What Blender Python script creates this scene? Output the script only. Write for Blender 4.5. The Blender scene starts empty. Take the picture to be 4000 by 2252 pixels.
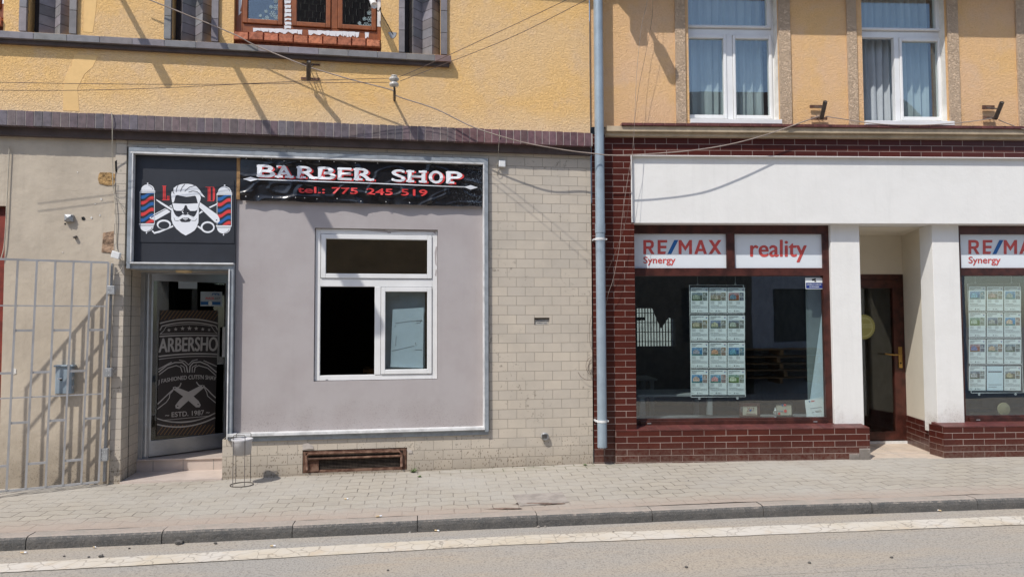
import bpy, bmesh, math, random
from mathutils import Vector, Matrix, noise
random.seed(7)
rnd = random.random
C = bpy.context.scene.collection
ZC = 1.6                                   # eye height above the pavement
# ------------------------------------------------------------------ camera
FPX = 2850.0
cam_rot = Matrix.Rotation(math.pi/2 + math.radians(2.6), 3, 'X') @ Matrix.Rotation(-.004, 3, 'Z')
cd = bpy.data.cameras.new('camera'); cam = bpy.data.objects.new('camera', cd); C.objects.link(cam)
cd.sensor_width = 36; cd.lens = 36*FPX/4000; cd.clip_end = 500; cd.clip_start = .05
cam.matrix_world = Matrix.Translation((0, 0, ZC)) @ cam_rot.to_4x4()
bpy.context.scene.camera = cam

def ray(x, y):
    return cam_rot @ Vector(((x-2000)/FPX, -(y-1126)/FPX, -1))
class Frame:
    """vertical plane: origin, u along the wall, n towards the street"""
    def __init__(s, o, deg):
        a = math.radians(deg)
        s.o = Vector(o); s.u = Vector((math.cos(a), math.sin(a), 0)); s.n = Vector((math.sin(a), -math.cos(a), 0))
    def p(s, u, z, n=0): return s.o + s.u*u + s.n*n + Vector((0, 0, z))
    def at(s, x, y, n=0):                  # measured in the photograph -> metres on the wall plane set n metres out
        o = s.o + s.n*n; d = ray(x, y); t = (o.xy.dot(s.n.xy))/(d.xy.dot(s.n.xy))
        q = d*t; return ((q-s.o).xy.dot(s.u.xy), q.z+ZC)
    def P(s, x, y, n=0): u, z = s.at(x, y, n); return s.p(u, z, n)
    def R(s, x0, y0, x1, y1, n=0):         # rect by top-left and bottom-right
        a = s.at(x0, y0, n); b = s.at(x1, y1, n); return (a[0], b[0], b[1], a[1])
d0 = ray(2316, 1256); J = d0*(8.33/d0.y); J.z = 0
A = Frame(J, 9.37); B = Frame(J, 2.7); G = Frame((0, 0, 0), 0)
def hx(p):                                  # frame-aware: world coordinates helper
    return Vector(p)

# ------------------------------------------------------------------ mesh builder
class MB:
    def __init__(s, fr=G): s.fr = fr; s.v = []; s.f = []; s.m = []; s.c = []; s.g = []; s.k = 0
    def add(s, vs, fs, mi=0, col=None):
        b = len(s.v); s.v += [Vector(v) for v in vs]; s.k += 1
        for f in fs: s.f.append([i+b for i in f]); s.m.append(mi); s.c.append(col); s.g.append((s.k, b, len(vs)))
        return s
    def each(s, name, mat, parent=None, **kw):
        """every added piece becomes an object of its own"""
        out = []
        for key in sorted(set(s.g)):
            q = MB(s.fr); ii = [i for i, g in enumerate(s.g) if g == key]; b = key[1]
            q.add(s.v[b:b+key[2]], [[j-b for j in s.f[i]] for i in ii], s.m[ii[0]], s.c[ii[0]]); out.append(q.build(name, mat, parent, **kw))
        return out
    def box(s, u0, u1, z0, z1, n0, n1, mi=0, col=None, skew=0):
        F = s.fr; vs = [F.p(u, z, n) for n in (n0, n1) for z in (z0, z1) for u in (u0, u1)]
        return s.add(vs, [(0,2,3,1),(4,5,7,6),(0,1,5,4),(2,6,7,3),(0,4,6,2),(1,3,7,5)], mi, col)
    def prism(s, pts, n0, n1, mi=0, col=None):
        F = s.fr; k = len(pts); vs = [F.p(u, z, n1) for u, z in pts] + [F.p(u, z, n0) for u, z in pts]
        fs = [tuple(range(k)), tuple(range(2*k-1, k-1, -1))] + [(i, i+k, (i+1)%k+k, (i+1)%k) for i in range(k)]
        return s.add(vs, fs, mi, col)
    def flat(s, pts, n, mi=0, col=None):
        return s.add([s.fr.p(u, z, n) for u, z in pts], [tuple(range(len(pts)))], mi, col)
    def px(s, pts, n, mi=0, col=None, thick=0):
        q = [s.fr.at(x, y, n) for x, y in pts]
        return s.prism(q, n-thick, n, mi, col) if thick else s.flat(q, n, mi, col)
    def plan(s, pts, z0, z1, mi=0, col=None):      # polygon in plan (u,n), extruded in z
        F = s.fr; k = len(pts); vs = [F.p(u, z1, n) for u, n in pts] + [F.p(u, z0, n) for u, n in pts]
        fs = [tuple(range(k)), tuple(range(2*k-1, k-1, -1))] + [(i, i+k, (i+1)%k+k, (i+1)%k) for i in range(k)]
        return s.add(vs, fs, mi, col)
    def tube(s, pts, r, seg=8, mi=0, cap=True, r2=None):
        pts = [Vector(p) for p in pts]; n = len(pts); vs = []; fs = []
        up = Vector((0, 0, 1))
        for i, p in enumerate(pts):
            t = (pts[min(i+1, n-1)]-pts[max(i-1, 0)]).normalized()
            if abs(t.z) > .95: up = Vector((1, .2, 0))
            a = t.cross(up).normalized(); b = t.cross(a)
            rr = r if r2 is None else r+(r2-r)*i/(n-1)
            for k in range(seg):
                w = 2*math.pi*k/seg; vs.append(p+a*math.cos(w)*rr+b*math.sin(w)*rr)
        for i in range(n-1):
            for k in range(seg):
                k2 = (k+1) % seg; fs.append((i*seg+k, i*seg+k2, (i+1)*seg+k2, (i+1)*seg+k))
        if cap: fs += [tuple(range(seg)), tuple(range(n*seg-1, (n-1)*seg-1, -1))]
        return s.add(vs, fs, mi)
    def lathe(s, c, prof, seg=20, axis='z', mi=0):
        c = Vector(c); vs = []; fs = []
        for r, h in prof:
            for k in range(seg):
                w = 2*math.pi*k/seg
                if axis == 'z': vs.append(c+Vector((r*math.cos(w), r*math.sin(w), h)))
                else: vs.append(c+s.fr.u*r*math.cos(w)+Vector((0,0,1))*r*math.sin(w)+s.fr.n*h)
        for i in range(len(prof)-1):
            for k in range(seg):
                k2 = (k+1) % seg; fs.append((i*seg+k, i*seg+k2, (i+1)*seg+k2, (i+1)*seg+k))
        return s.add(vs, fs, mi)
    def walled(s, rect, holes, n, depth, mi=0):     # a wall face with rectangular openings and their reveals
        u0, u1, z0, z1 = rect
        us = sorted({u0, u1, *[h[0] for h in holes], *[h[1] for h in holes]}); zs = sorted({z0, z1, *[h[2] for h in holes], *[h[3] for h in holes]})
        us = [u for u in us if u0 <= u <= u1]; zs = [z for z in zs if z0 <= z <= z1]
        for a, b in zip(us, us[1:]):
            for c, d in zip(zs, zs[1:]):
                mu, mz = (a+b)/2, (c+d)/2
                if any(h[0] < mu < h[1] and h[2] < mz < h[3] for h in holes): continue
                s.flat([(a, c), (b, c), (b, d), (a, d)], n, mi)
        F = s.fr
        for (a, b, c, d) in holes:
            s.add([F.p(a,c,n), F.p(a,d,n), F.p(a,d,n-depth), F.p(a,c,n-depth)], [(0,1,2,3)], mi)
            s.add([F.p(b,c,n), F.p(b,d,n), F.p(b,d,n-depth), F.p(b,c,n-depth)], [(3,2,1,0)], mi)
            s.add([F.p(a,d,n), F.p(b,d,n), F.p(b,d,n-depth), F.p(a,d,n-depth)], [(0,1,2,3)], mi)
            s.add([F.p(a,c,n), F.p(b,c,n), F.p(b,c,n-depth), F.p(a,c,n-depth)], [(3,2,1,0)], mi)
        return s
    def build(s, name, mat, parent=None, origin=None, smooth=False, bevel=0):
        o0 = Vector(origin) if origin is not None else (Vector(parent['_o']) if parent is not None else Vector((0,0,0)))
        me = bpy.data.meshes.new(name)
        me.from_pydata([v-o0 for v in s.v], [], s.f)
        mats = mat if isinstance(mat, (list, tuple)) else [mat]
        for m in mats: me.materials.append(m)
        for p, mi in zip(me.polygons, s.m): p.material_index = mi; p.use_smooth = smooth
        bm = bmesh.new(); bm.from_mesh(me); 
        bm.normal_update()
        bm.to_mesh(me); bm.free()
        uv = me.uv_layers.new(name='UVMap'); F = s.fr
        for p in me.polygons:
            nn = p.normal; an, au, az = abs(nn.dot(F.n)), abs(nn.dot(F.u)), abs(nn.z)
            for li in p.loop_indices:
                q = s.v[me.loops[li].vertex_index]-F.o
                if az > .8: w = (q.dot(F.u), -q.dot(F.n))
                elif an >= au: w = (q.dot(F.u), q.z)
                else: w = (-q.dot(F.n), q.z)
                uv.data[li].uv = w
        if any(c is not None for c in s.c):
            ca = me.color_attributes.new('tint', 'FLOAT_COLOR', 'CORNER')
            for p, c in zip(me.polygons, s.c):
                c = c or (1, 1, 1)
                for li in p.loop_indices: ca.data[li].color = (*c, 1)
        o = bpy.data.objects.new(name, me); C.objects.link(o)
        o['_o'] = tuple(o0)
        if parent is not None: o.parent = parent
        else: o.location = o0
        if bevel:
            b = o.modifiers.new('bevel', 'BEVEL'); b.width = bevel; b.segments = 2; b.limit_method = 'ANGLE'; b.angle_limit = math.radians(40)
        return o

def tag(o, label=None, cat=None, group=None, kind=None):
    if label: o['label'] = label
    if cat: o['category'] = cat
    if group: o['group'] = group
    if kind: o['kind'] = kind
    return o
def thing(name, loc, label, cat, group=None):
    o = bpy.data.objects.new(name, None); C.objects.link(o); o.empty_display_size = .1
    o.location = Vector(loc); o['_o'] = tuple(Vector(loc)); return tag(o, label, cat, group)

# ------------------------------------------------------------------ materials
def nt(name):
    m = bpy.data.materials.new(name); m.use_nodes = True; t = m.node_tree; t.nodes.clear()
    out = t.nodes.new('ShaderNodeOutputMaterial'); bs = t.nodes.new('ShaderNodeBsdfPrincipled'); t.links.new(bs.outputs[0], out.inputs[0])
    return m, t, bs
def N(t, typ, ins=None, **kw):
    n = t.nodes.new(typ)
    for k, v in kw.items(): setattr(n, k, v)
    for k, v in (ins or {}).items():
        if hasattr(v, 'is_output') or isinstance(v, bpy.types.NodeSocket): t.links.new(v, n.inputs[k])
        else: n.inputs[k].default_value = v
    return n
def col4(c): return (c[0], c[1], c[2], 1)
def mix(t, f, a, b, blend='MIX'):
    n = t.nodes.new('ShaderNodeMix'); n.data_type = 'RGBA'; n.blend_type = blend
    for i, v in ((0, f), (6, a), (7, b)):
        if isinstance(v, bpy.types.NodeSocket): t.links.new(v, n.inputs[i])
        else: n.inputs[i].default_value = v if i == 0 else col4(v)
    return n.outputs[2]
def ramp(t, v, a, b, c0=0., c1=1.):
    n = N(t, 'ShaderNodeMapRange', {0: v, 1: a, 2: b, 3: c0, 4: c1}); return n.outputs[0]
def coords(t, kind='Object', scale=None, off=None):
    tc = t.nodes.new('ShaderNodeTexCoord'); o = tc.outputs[kind]
    if scale or off:
        mp = N(t, 'ShaderNodeMapping', {0: o}); 
        if scale: mp.inputs[3].default_value = scale if isinstance(scale, tuple) else (scale,)*3
        if off: mp.inputs[1].default_value = off
        o = mp.outputs[0]
    return o
def noi(t, v, scale, detail=4, rough=.55, dist=0.):
    return N(t, 'ShaderNodeTexNoise', {'Vector': v, 'Scale': scale, 'Detail': detail, 'Roughness': rough, 'Distortion': dist}).outputs[0]
def bump(t, bs, h, strength=.4, dist=.01, prev=None):
    b = N(t, 'ShaderNodeBump', {'Strength': strength, 'Distance': dist, 'Height': h})
    if prev is not None: t.links.new(prev, b.inputs['Normal'])
    t.links.new(b.outputs[0], bs.inputs['Normal']); return b.outputs[0]

def simple(name, c, rough=.6, metal=0., var=.12, vscale=6, bmp=.15, bscale=60, c2=None, spec=None, tint=False, bdist=.003, foot=None, streak=0.):
    m, t, bs = nt(name); v = coords(t)
    f = noi(t, v, vscale, 6, .6)
    c2 = c2 or tuple(max(0, x*(1-var*2.2)) for x in c)
    base = mix(t, ramp(t, f, .42, .62), c, c2)
    if tint:
        at = N(t, 'ShaderNodeAttribute', attribute_name='tint'); base = mix(t, 1., base, (1,1,1), 'MULTIPLY')
        nd = t.nodes[-1]; t.links.new(at.outputs[0], nd.inputs[7])
    if foot:
        z = N(t, 'ShaderNodeSeparateXYZ', {0: N(t, 'ShaderNodeNewGeometry').outputs['Position']}).outputs[2]
        zz = N(t, 'ShaderNodeMath', {0: z, 1: N(t, 'ShaderNodeMath', {0: noi(t, v, 3.5, 5, .7), 1: -.9}, operation='MULTIPLY').outputs[0]}, operation='ADD').outputs[0]
        base = mix(t, ramp(t, zz, foot[0]-.45, foot[1]-.45, foot[3], 0), base, foot[2])
        base = mix(t, N(t, 'ShaderNodeMath', {0: ramp(t, noi(t, v, 75, 3, .7), .56, .64), 1: ramp(t, zz, foot[0]-.45, foot[1]-.45, .7, 0)}, operation='MULTIPLY').outputs[0], base, tuple(x*.4 for x in foot[2]))
    if streak:
        sv = N(t, 'ShaderNodeVectorMath', {0: v, 1: (9, 9, .7)}, operation='MULTIPLY').outputs[0]
        base = mix(t, ramp(t, noi(t, sv, 1., 5, .7), .52, .75, 0, streak), base, tuple(x*.62 for x in c))
        base = mix(t, ramp(t, noi(t, v, 1.6, 6, .7), .5, .7, 0, streak*.8), base, (c[0]*.72, c[1]*.70, c[2]*.64))
    t.links.new(base, bs.inputs['Base Color']); bs.inputs['Roughness'].default_value = rough; bs.inputs['Metallic'].default_value = metal
    if spec is not None: bs.inputs['Specular IOR Level'].default_value = spec
    if bmp: bump(t, bs, noi(t, v, bscale, 5, .6), bmp, bdist)
    return m

def stucco(name, c, c2, c3=None, scale=42., strength=.48, dist=.012, smoothpatch=False, zfade=None):
    """scraped plaster: short worm-like grooves, colour weathered in large soft patches"""
    m, t, bs = nt(name); v = coords(t)
    dw = N(t, 'ShaderNodeVectorMath', {0: v, 1: N(t, 'ShaderNodeVectorMath', {0: N(t, 'ShaderNodeTexNoise', {'Vector': v, 'Scale': 14., 'Detail': 2.}).outputs[1], 'Scale': .06}, operation='SCALE').outputs[0]}, operation='ADD').outputs[0]
    st = N(t, 'ShaderNodeVectorMath', {0: dw, 1: (1, 1, 1.5)}, operation='MULTIPLY').outputs[0]
    n1 = noi(t, st, scale, 3, .6, .9)
    h = ramp(t, n1, .38, .56)
    big = noi(t, v, 1.1, 4, .6, .4); mid = noi(t, v, 4.5, 5, .65)
    base = mix(t, ramp(t, big, .4, .62), c, c2)
    base = mix(t, ramp(t, mid, .5, .75, 0, .6), base, c3 or c2)
    gro = ramp(t, h, 0, .5, .18, 0.)
    base = mix(t, gro, base, tuple(x*.6 for x in c2))
    sp = noi(t, v, 95., 2, .5); base = mix(t, ramp(t, sp, .7, .78, 0, .15), base, (.12, .09, .07))
    if zfade:                                  # blends towards another colour lower down the wall: (z0, z1, colour, amount)
        z = N(t, 'ShaderNodeSeparateXYZ', {0: N(t, 'ShaderNodeNewGeometry').outputs['Position']}).outputs[2]
        for (za, zb, sc, am) in zfade:
            zz = N(t, 'ShaderNodeMath', {0: z, 1: N(t, 'ShaderNodeMath', {0: mid, 1: .35}, operation='MULTIPLY').outputs[0]}, operation='ADD').outputs[0]
            base = mix(t, ramp(t, zz, za, zb, am, 0), base, sc)
    t.links.new(base, bs.inputs['Base Color']); bs.inputs['Roughness'].default_value = .95; bs.inputs['Specular IOR Level'].default_value = .15
    b1 = bump(t, bs, h, strength, dist)
    bump(t, bs, noi(t, v, 120, 3), .3, .004, b1)
    return m

def bricks(name, w, h, mortar, c1, c2, cm, off, rough=.5, spec=.4, grime=None, bstr=.8, shift=.5, varamt=.5, dirt_z=None, edge=.1, foot=False):
    m, t, bs = nt(name)
    uv = coords(t, 'UV', None, (off[0], off[1], 0)); ob = coords(t)
    br = N(t, 'ShaderNodeTexBrick', {'Vector': uv, 'Color1': col4(c1), 'Color2': col4(c2), 'Mortar': col4(cm), 'Scale': 1., 'Mortar Size': mortar, 'Mortar Smooth': edge, 'Bias': 0., 'Brick Width': w, 'Row Height': h}, offset=shift, offset_frequency=2)
    base = br.outputs[0]
    if foot:
        z = N(t, 'ShaderNodeSeparateXYZ', {0: N(t, 'ShaderNodeNewGeometry').outputs['Position']}).outputs[2]
        fz = N(t, 'ShaderNodeMath', {0: ramp(t, z, 0., .22, .6, 0), 1: ramp(t, noi(t, ob, 30, 4, .7), .35, .6)}, operation='MULTIPLY').outputs[0]
        base = mix(t, fz, base, (.20, .15, .12))
    f = noi(t, ob, 3.0, 4, .6); base = mix(t, ramp(t, f, .35, .7, 0, varamt), base, tuple(x*.78 for x in c2))
    fine = noi(t, ob, 60, 4, .7); base = mix(t, ramp(t, fine, .6, .8, 0, .25), base, tuple(x*.5 for x in c2))
    if grime:
        v = N(t, 'ShaderNodeTexVoronoi', {'Vector': N(t, 'ShaderNodeVectorMath', {0: ob, 1: (1, 1, .55)}, operation='MULTIPLY').outputs[0], 'Scale': 46., 'Randomness': 1.}).outputs[0]
        z = N(t, 'ShaderNodeSeparateXYZ', {0: N(t, 'ShaderNodeNewGeometry').outputs['Position']}).outputs[2]
        patch = noi(t, ob, 5, 3, .6)
        zz = ramp(t, z, grime[0], grime[1], 1., 0.)
        th = N(t, 'ShaderNodeMath', {0: N(t, 'ShaderNodeMath', {0: zz, 1: patch}, operation='MULTIPLY').outputs[0], 1: .62}, operation='MULTIPLY').outputs[0]
        spot = N(t, 'ShaderNodeMath', {0: v, 1: th}, operation='LESS_THAN').outputs[0]
        base = mix(t, N(t, 'ShaderNodeMath', {0: spot, 1: .6}, operation='MULTIPLY').outputs[0], base, (.09, .065, .045))
        base = mix(t, ramp(t, z, grime[0], grime[0]+.3, .5, 0.), base, (.2, .155, .11))
        pt = noi(t, ob, 22, 3, .7); p2 = noi(t, ob, 2.2, 2, .5)
        mk = N(t, 'ShaderNodeMath', {0: ramp(t, pt, .6, .68), 1: ramp(t, p2, .52, .62, 0, .55)}, operation='MULTIPLY').outputs[0]
        base = mix(t, mk, base, (.1, .08, .06))
    t.links.new(base, bs.inputs['Base Color']); bs.inputs['Roughness'].default_value = rough; bs.inputs['Specular IOR Level'].default_value = spec
    inv = N(t, 'ShaderNodeMath', {0: 1., 1: br.outputs[1]}, operation='SUBTRACT').outputs[0]
    b1 = bump(t, bs, inv, bstr, .006); bump(t, bs, noi(t, ob, 25, 3), .12, .003, b1)
    return m

def glass(name, ior=.05, tintc=(.93, .97, .96), wob=.25):
    m = bpy.data.materials.new(name); m.use_nodes = True; t = m.node_tree; t.nodes.clear()
    out = t.nodes.new('ShaderNodeOutputMaterial')
    tr = N(t, 'ShaderNodeBsdfTransparent', {0: col4(tintc)}); gl = N(t, 'ShaderNodeBsdfGlossy', {0: (1,1,1,1), 1: .0})
    lw = N(t, 'ShaderNodeLayerWeight', {'Blend': .5}).outputs['Facing']; F0 = ior
    p5 = N(t, 'ShaderNodeMath', {0: lw, 1: 5.}, operation='POWER').outputs[0]; fr = N(t, 'ShaderNodeMapRange', {0: p5, 3: F0, 4: 1.}); mx = N(t, 'ShaderNodeMixShader', {0: fr.outputs[0], 1: tr.outputs[0], 2: gl.outputs[0]})
    b = N(t, 'ShaderNodeBump', {'Strength': wob, 'Distance': .002, 'Height': noi(t, coords(t), 2.2, 1)}); t.links.new(b.outputs[0], gl.inputs['Normal'])
    t.links.new(mx.outputs[0], out.inputs[0]); return m

M = {}
YEL, YEL2, YEL3 = (.81, .515, .215), (.77, .52, .27), (.70, .50, .33)
M['stuccoA'] = stucco('ochre_plaster', YEL, YEL2, YEL3, zfade=[(3.78, 4.2, (.78, .64, .47), .7)])
M['smoothA'] = simple('smooth_ochre_render', (.84, .55, .24), .95, var=.04, bmp=.3)
M['stuccoB'] = stucco('tan_plaster', (.73, .475, .28), (.75, .47, .215), (.67, .47, .32), scale=50)
M['roughB'] = stucco('roughcast_border', (.68, .51, .36), (.60, .45, .32), scale=46, strength=.9, dist=.014)
M['tileA'] = bricks('beige_facing_tile', .205, .105, .0028, (.57, .50, .41), (.51, .455, .385), (.30, .26, .21), (0,0), rough=.55, spec=.35, grime=(-.05, .62), edge=.5, varamt=.5)
M['brickB'] = bricks('oxblood_glazed_brick', .2527, .0713, .0032, (.092, .019, .012), (.068, .016, .012), (.37, .29, .255), (0,0), rough=.3, spec=.3, varamt=.55, bstr=.6, foot=True)
M['plaster'] = simple('grey_beige_render', (.53, .455, .36), .95, var=.10, vscale=2.2, bmp=.5, bscale=9, bdist=.015, c2=(.45, .385, .305), foot=(-.1, .55, (.27, .22, .165), .75), streak=.28)
M['greypanel'] = simple('grey_painted_board', (.405, .372, .37), .75, var=.05, vscale=2, bmp=.22, bscale=7, bdist=.012, c2=(.375, .338, .335), foot=(.3, .75, (.31, .27, .25), .45), streak=.10)
M['klinker'] = simple('dark_violet_clinker', (.155, .125, .13), .55, var=.15, vscale=18, bmp=.3, bscale=70, tint=True)
M['greyk'] = simple('grey_clinker', (.22, .205, .215), .6, var=.10, vscale=10, bmp=.25, bscale=60, tint=True)
M['mortar'] = simple('pale_mortar', (.50, .45, .41), .95, bmp=.3)
M['shadecourse'] = simple('shade_toned_course', (.095, .07, .065), .9, bmp=.4, bscale=30)  # undercourses: shade of the overhanging bricks put into the dark colour
M['orange'] = simple('raw_orange_brick', (.55, .19, .1), .9, var=.2, vscale=25, bmp=.5, bscale=80, tint=True)
M['brownframe'] = simple('golden_oak_foil', (.28, .085, .025), .4, var=.12, vscale=15, bmp=.05)
M['foam'] = simple('torn_protective_film', (.75, .76, .78), .4, var=.03, bmp=.3, bscale=20)
M['white'] = simple('white_pvc', (.77, .77, .765), .35, var=.03, vscale=4, bmp=.03, streak=.10)
M['fascia'] = simple('white_fascia_render', (.755, .745, .72), .9, var=.015, vscale=2.5, bmp=.35, bscale=16, bdist=.008, streak=.16, foot=(.30, .56, (.48, .43, .38), .45))
M['cream'] = simple('cream_render', (.74, .68, .565), .9, var=.02, vscale=2.5, bmp=.25, bscale=30, bdist=.006)
M['reveal'] = simple('fresh_white_reveal_plaster', (.72, .69, .64), .95, var=.08, bmp=.5, bscale=30, bdist=.01)
M['cornice'] = simple('beige_cornice_render', (.50, .40, .28), .9, var=.12, vscale=5, bmp=.5, bscale=30)
M['corntile'] = simple('brown_glazed_cap_tile', (.13, .042, .036), .45, var=.15, vscale=12, tint=True)
M['mahog'] = simple('mahogany_frame_foil', (.072, .02, .014), .42, var=.25, vscale=9, bmp=.1, bscale=30)
M['alu'] = simple('grey_blue_painted_metal', (.30, .33, .36), .4, .0, var=.10, vscale=12, bmp=.1)
M['aluwhite'] = simple('worn_white_metal_edge', (.70, .70, .70), .45, var=.12, vscale=9, bmp=.15)
M['aludoor'] = simple('brushed_aluminium', (.42, .44, .47), .35, .6, var=.06)
M['galv'] = simple('galvanised_steel', (.40, .41, .42), .45, .35, var=.12, vscale=14, bmp=.1)
M['gatepaint'] = simple('grey_white_gate_paint', (.47, .47, .475), .45, .2, vscale=5, bmp=.2, c2=(.40, .39, .385))
M['pipe'] = simple('zinc_blue_downpipe', (.31, .38, .44), .42, .15, var=.10, vscale=5, bmp=.06, bscale=8, c2=(.26, .32, .375), streak=.35)
M['black'] = simple('black_vinyl_panel', (.016, .018, .023), .38, var=.1)
M['panelblack'] = simple('charcoal_sign_film', (.022, .025, .034), .5, var=.1, vscale=3)
M['wht'] = simple('white_print', (.78, .80, .84), .5, var=.01, bmp=0)
M['red'] = simple('red_print', (.68, .045, .045), .5, var=.02, bmp=0)
M['blue'] = simple('blue_print', (.015, .12, .36), .5, var=.02, bmp=0)
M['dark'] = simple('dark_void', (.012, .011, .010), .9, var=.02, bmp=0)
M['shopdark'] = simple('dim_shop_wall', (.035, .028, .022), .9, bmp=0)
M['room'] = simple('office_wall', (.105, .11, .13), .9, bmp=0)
M['roomfloor'] = simple('office_floor', (.07, .065, .06), .5, bmp=0)
M['rust'] = simple('rusted_iron', (.10, .045, .028), .85, .2, var=.3, vscale=16, bmp=.6, bscale=60, c2=(.22, .13, .09), bdist=.006)
M['rustdark'] = simple('dark_rust_mesh', (.11, .085, .07), .8, .3, var=.2, vscale=20)
M['iron'] = simple('dark_iron', (.10, .085, .075), .65, .3, var=.2, vscale=25, bmp=.3)
M['wire'] = simple('weathered_cable_sheath', (.36, .29, .25), .7, bmp=0)
M['wiredark'] = simple('dark_wire', (.12, .075, .06), .7, bmp=0)
M['wirecream'] = simple('cream_cable', (.50, .45, .36), .6, bmp=0)
M['porcelain'] = simple('aged_porcelain', (.55, .52, .47), .25, var=.15, vscale=20)
M['paper'] = simple('paper', (.72, .76, .76), .7, var=.02, bmp=.05)
M['paperd'] = simple('shaded_paper', (.43, .51, .59), .7, var=.03, bmp=.1, bscale=12)
M['ink'] = simple('grey_ink', (.16, .17, .19), .7, bmp=0)
M['tintp'] = simple('printed_picture', (1, 1, 1), .6, var=.25, vscale=60, bmp=0, tint=True)
M['step'] = simple('pale_step_tile', (.56, .475, .42), .35, var=.06, vscale=4, bmp=.05)
M['stepgrout'] = simple('step_grout', (.36, .33, .30), .9)
M['curtain'] = simple('sheer_curtain', (.40, .44, .47), .9, var=.05, vscale=3, bmp=.05)
M['gold'] = simple('brass', (.52, .32, .10), .35, .7, var=.1)
M['wood'] = simple('raw_wood', (.42, .24, .10), .8, var=.25, vscale=12)
M['bin'] = simple('grey_plastic_bucket', (.50, .49, .50), .5, var=.05)
M['poster'] = simple('black_poster_print', (.03, .024, .023), .55, var=.05, bmp=0)
M['postw'] = simple('poster_grey_print', (.42, .40, .38), .6, var=.02, bmp=0)
M['posto'] = simple('poster_gold_print', (.22, .12, .045), .6, var=.02, bmp=0)
M['seal'] = simple('gold_seal_print', (.36, .34, .11), .6, var=.04, bmp=0)
M['lamp'] = simple('yellowed_lamp_shade', (.62, .47, .27), .5, var=.06, bmp=0)
M['redpaint'] = simple('red_brown_door_paint', (.22, .035, .02), .5, var=.2)
M['concrete'] = simple('concrete_slab', (.35, .31, .275), .95, var=.12, vscale=7, bmp=.6, bscale=50)
M['asphl'] = simple('broken_asphalt', (.13, .12, .11), .95, var=.2, bmp=.7, bscale=60)
M['frost'] = simple('frosted_sticker', (.36, .46, .48), .7, bmp=0)
M['leaf'] = simple('weed_green', (.09, .17, .03), .7, var=.2)
M['table'] = simple('painted_table', (.34, .35, .36), .5, var=.05)
M['tableboard'] = simple('blue_white_board', (.62, .72, .78), .6, var=.03)
M['silver'] = simple('silver_figurine', (.6, .6, .58), .3, .8)
M['glass'] = glass('window_glass', .11)
M['glass_soft'] = glass('shop_glass', .095, (.90, .95, .95))
M['glass_dk'] = glass('door_glass', .04, (.8, .82, .8))
M['chip'] = simple('exposed_orange_masonry', (.50, .31, .13), .95, var=.3, vscale=25, bmp=.9, bscale=40, bdist=.02)
M['chip2'] = simple('exposed_pink_mortar', (.44, .29, .19), .95, var=.3, vscale=20, bmp=.9, bscale=35, bdist=.02)

# brick phase
u, z = A.at(2015.5, 793); M_off = (-u, -z)
def setoff(m, o):
    for n in m.node_tree.nodes:
        if n.type == 'MAPPING': n.inputs[1].default_value = (o[0], o[1], 0)
setoff(M['tileA'], (-u+.205*20, -z+.105*20))
u, z = B.at(2395, 848.4); setoff(M['brickB'], (-u+.2527*20, -z+.0713*20))

# ------------------------------------------------------------------ lettering
_fonts = {}
def glyphs(s, bold=0., shear=0.):
    cu = bpy.data.curves.new('t', 'FONT'); cu.body = s; cu.offset = bold; cu.shear = shear; cu.resolution_u = 4
    o = bpy.data.objects.new('t', cu); C.objects.link(o)
    dg = bpy.context.evaluated_depsgraph_get(); me = bpy.data.meshes.new_from_object(o.evaluated_get(dg))
    vs = [v.co.copy() for v in me.vertices]; fs = [tuple(p.vertices) for p in me.polygons]
    bpy.data.objects.remove(o); bpy.data.curves.remove(cu); bpy.data.meshes.remove(me)
    return vs, fs
def lettering(mb, s, quad, n, mi=0, bold=0., shear=0., base=None, mirror=False, disp=None, box=None, arc=0., fat=0.):
    if fat:
        for k, (dx, dy) in enumerate(((-fat, 0), (fat, 0), (0, -fat*.6), (0, fat*.6))):
            lettering(mb, s, [(x+dx, y+dy) for x, y in quad], n+.0003*k, mi, bold, shear, base, mirror, disp, box, arc)
        return
    """fit a string into the px quad TL,TR,BR,BL; box=(x0,x1,y0,y1) overrides the glyph bounds"""
    vs, fs = glyphs(s, bold, shear)
    if not vs: return
    x0 = min(v.x for v in vs); x1 = max(v.x for v in vs); y0 = min(v.y for v in vs); y1 = max(v.y for v in vs)
    if box: x0, x1, y0, y1 = [b if b is not None else a for a, b in zip((x0, x1, y0, y1), box)]
    TL, TR, BR, BL = [Vector(mb.fr.at(*q, n)) for q in quad]
    out = []
    for v in vs:
        a = (v.x-x0)/(x1-x0); b = (v.y-y0)/(y1-y0)
        if mirror: a = 1-a
        b2 = b + arc*(1-(2*a-1)**2)
        top = TL.lerp(TR, a); bot = BL.lerp(BR, a); q = bot.lerp(top, b2) if 0 <= b2 <= 1 else bot + (top-bot)*b2
        out.append(mb.fr.p(q.x, q.y, n + (disp(q.x, q.y) if disp else 0)))
    mb.add(out, fs, mi)

def stroke(path, w):
    """thick polyline in px space -> list of quads"""
    q = []
    for (a, b) in zip(path, path[1:]):
        a = Vector(a); b = Vector(b); d = (b-a).normalized(); p = Vector((-d.y, d.x))*w/2; e = d*w*.15
        q.append([tuple(a-p-e), tuple(b-p+e), tuple(b+p+e), tuple(a+p-e)])
    return q
def ell(cx, cy, rx, ry, k=20, a0=0, a1=360):
    return [(cx+rx*math.cos(math.radians(a0+(a1-a0)*i/k)), cy+ry*math.sin(math.radians(a0+(a1-a0)*i/k))) for i in range(k+(0 if a1-a0 == 360 else 1))]

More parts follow.
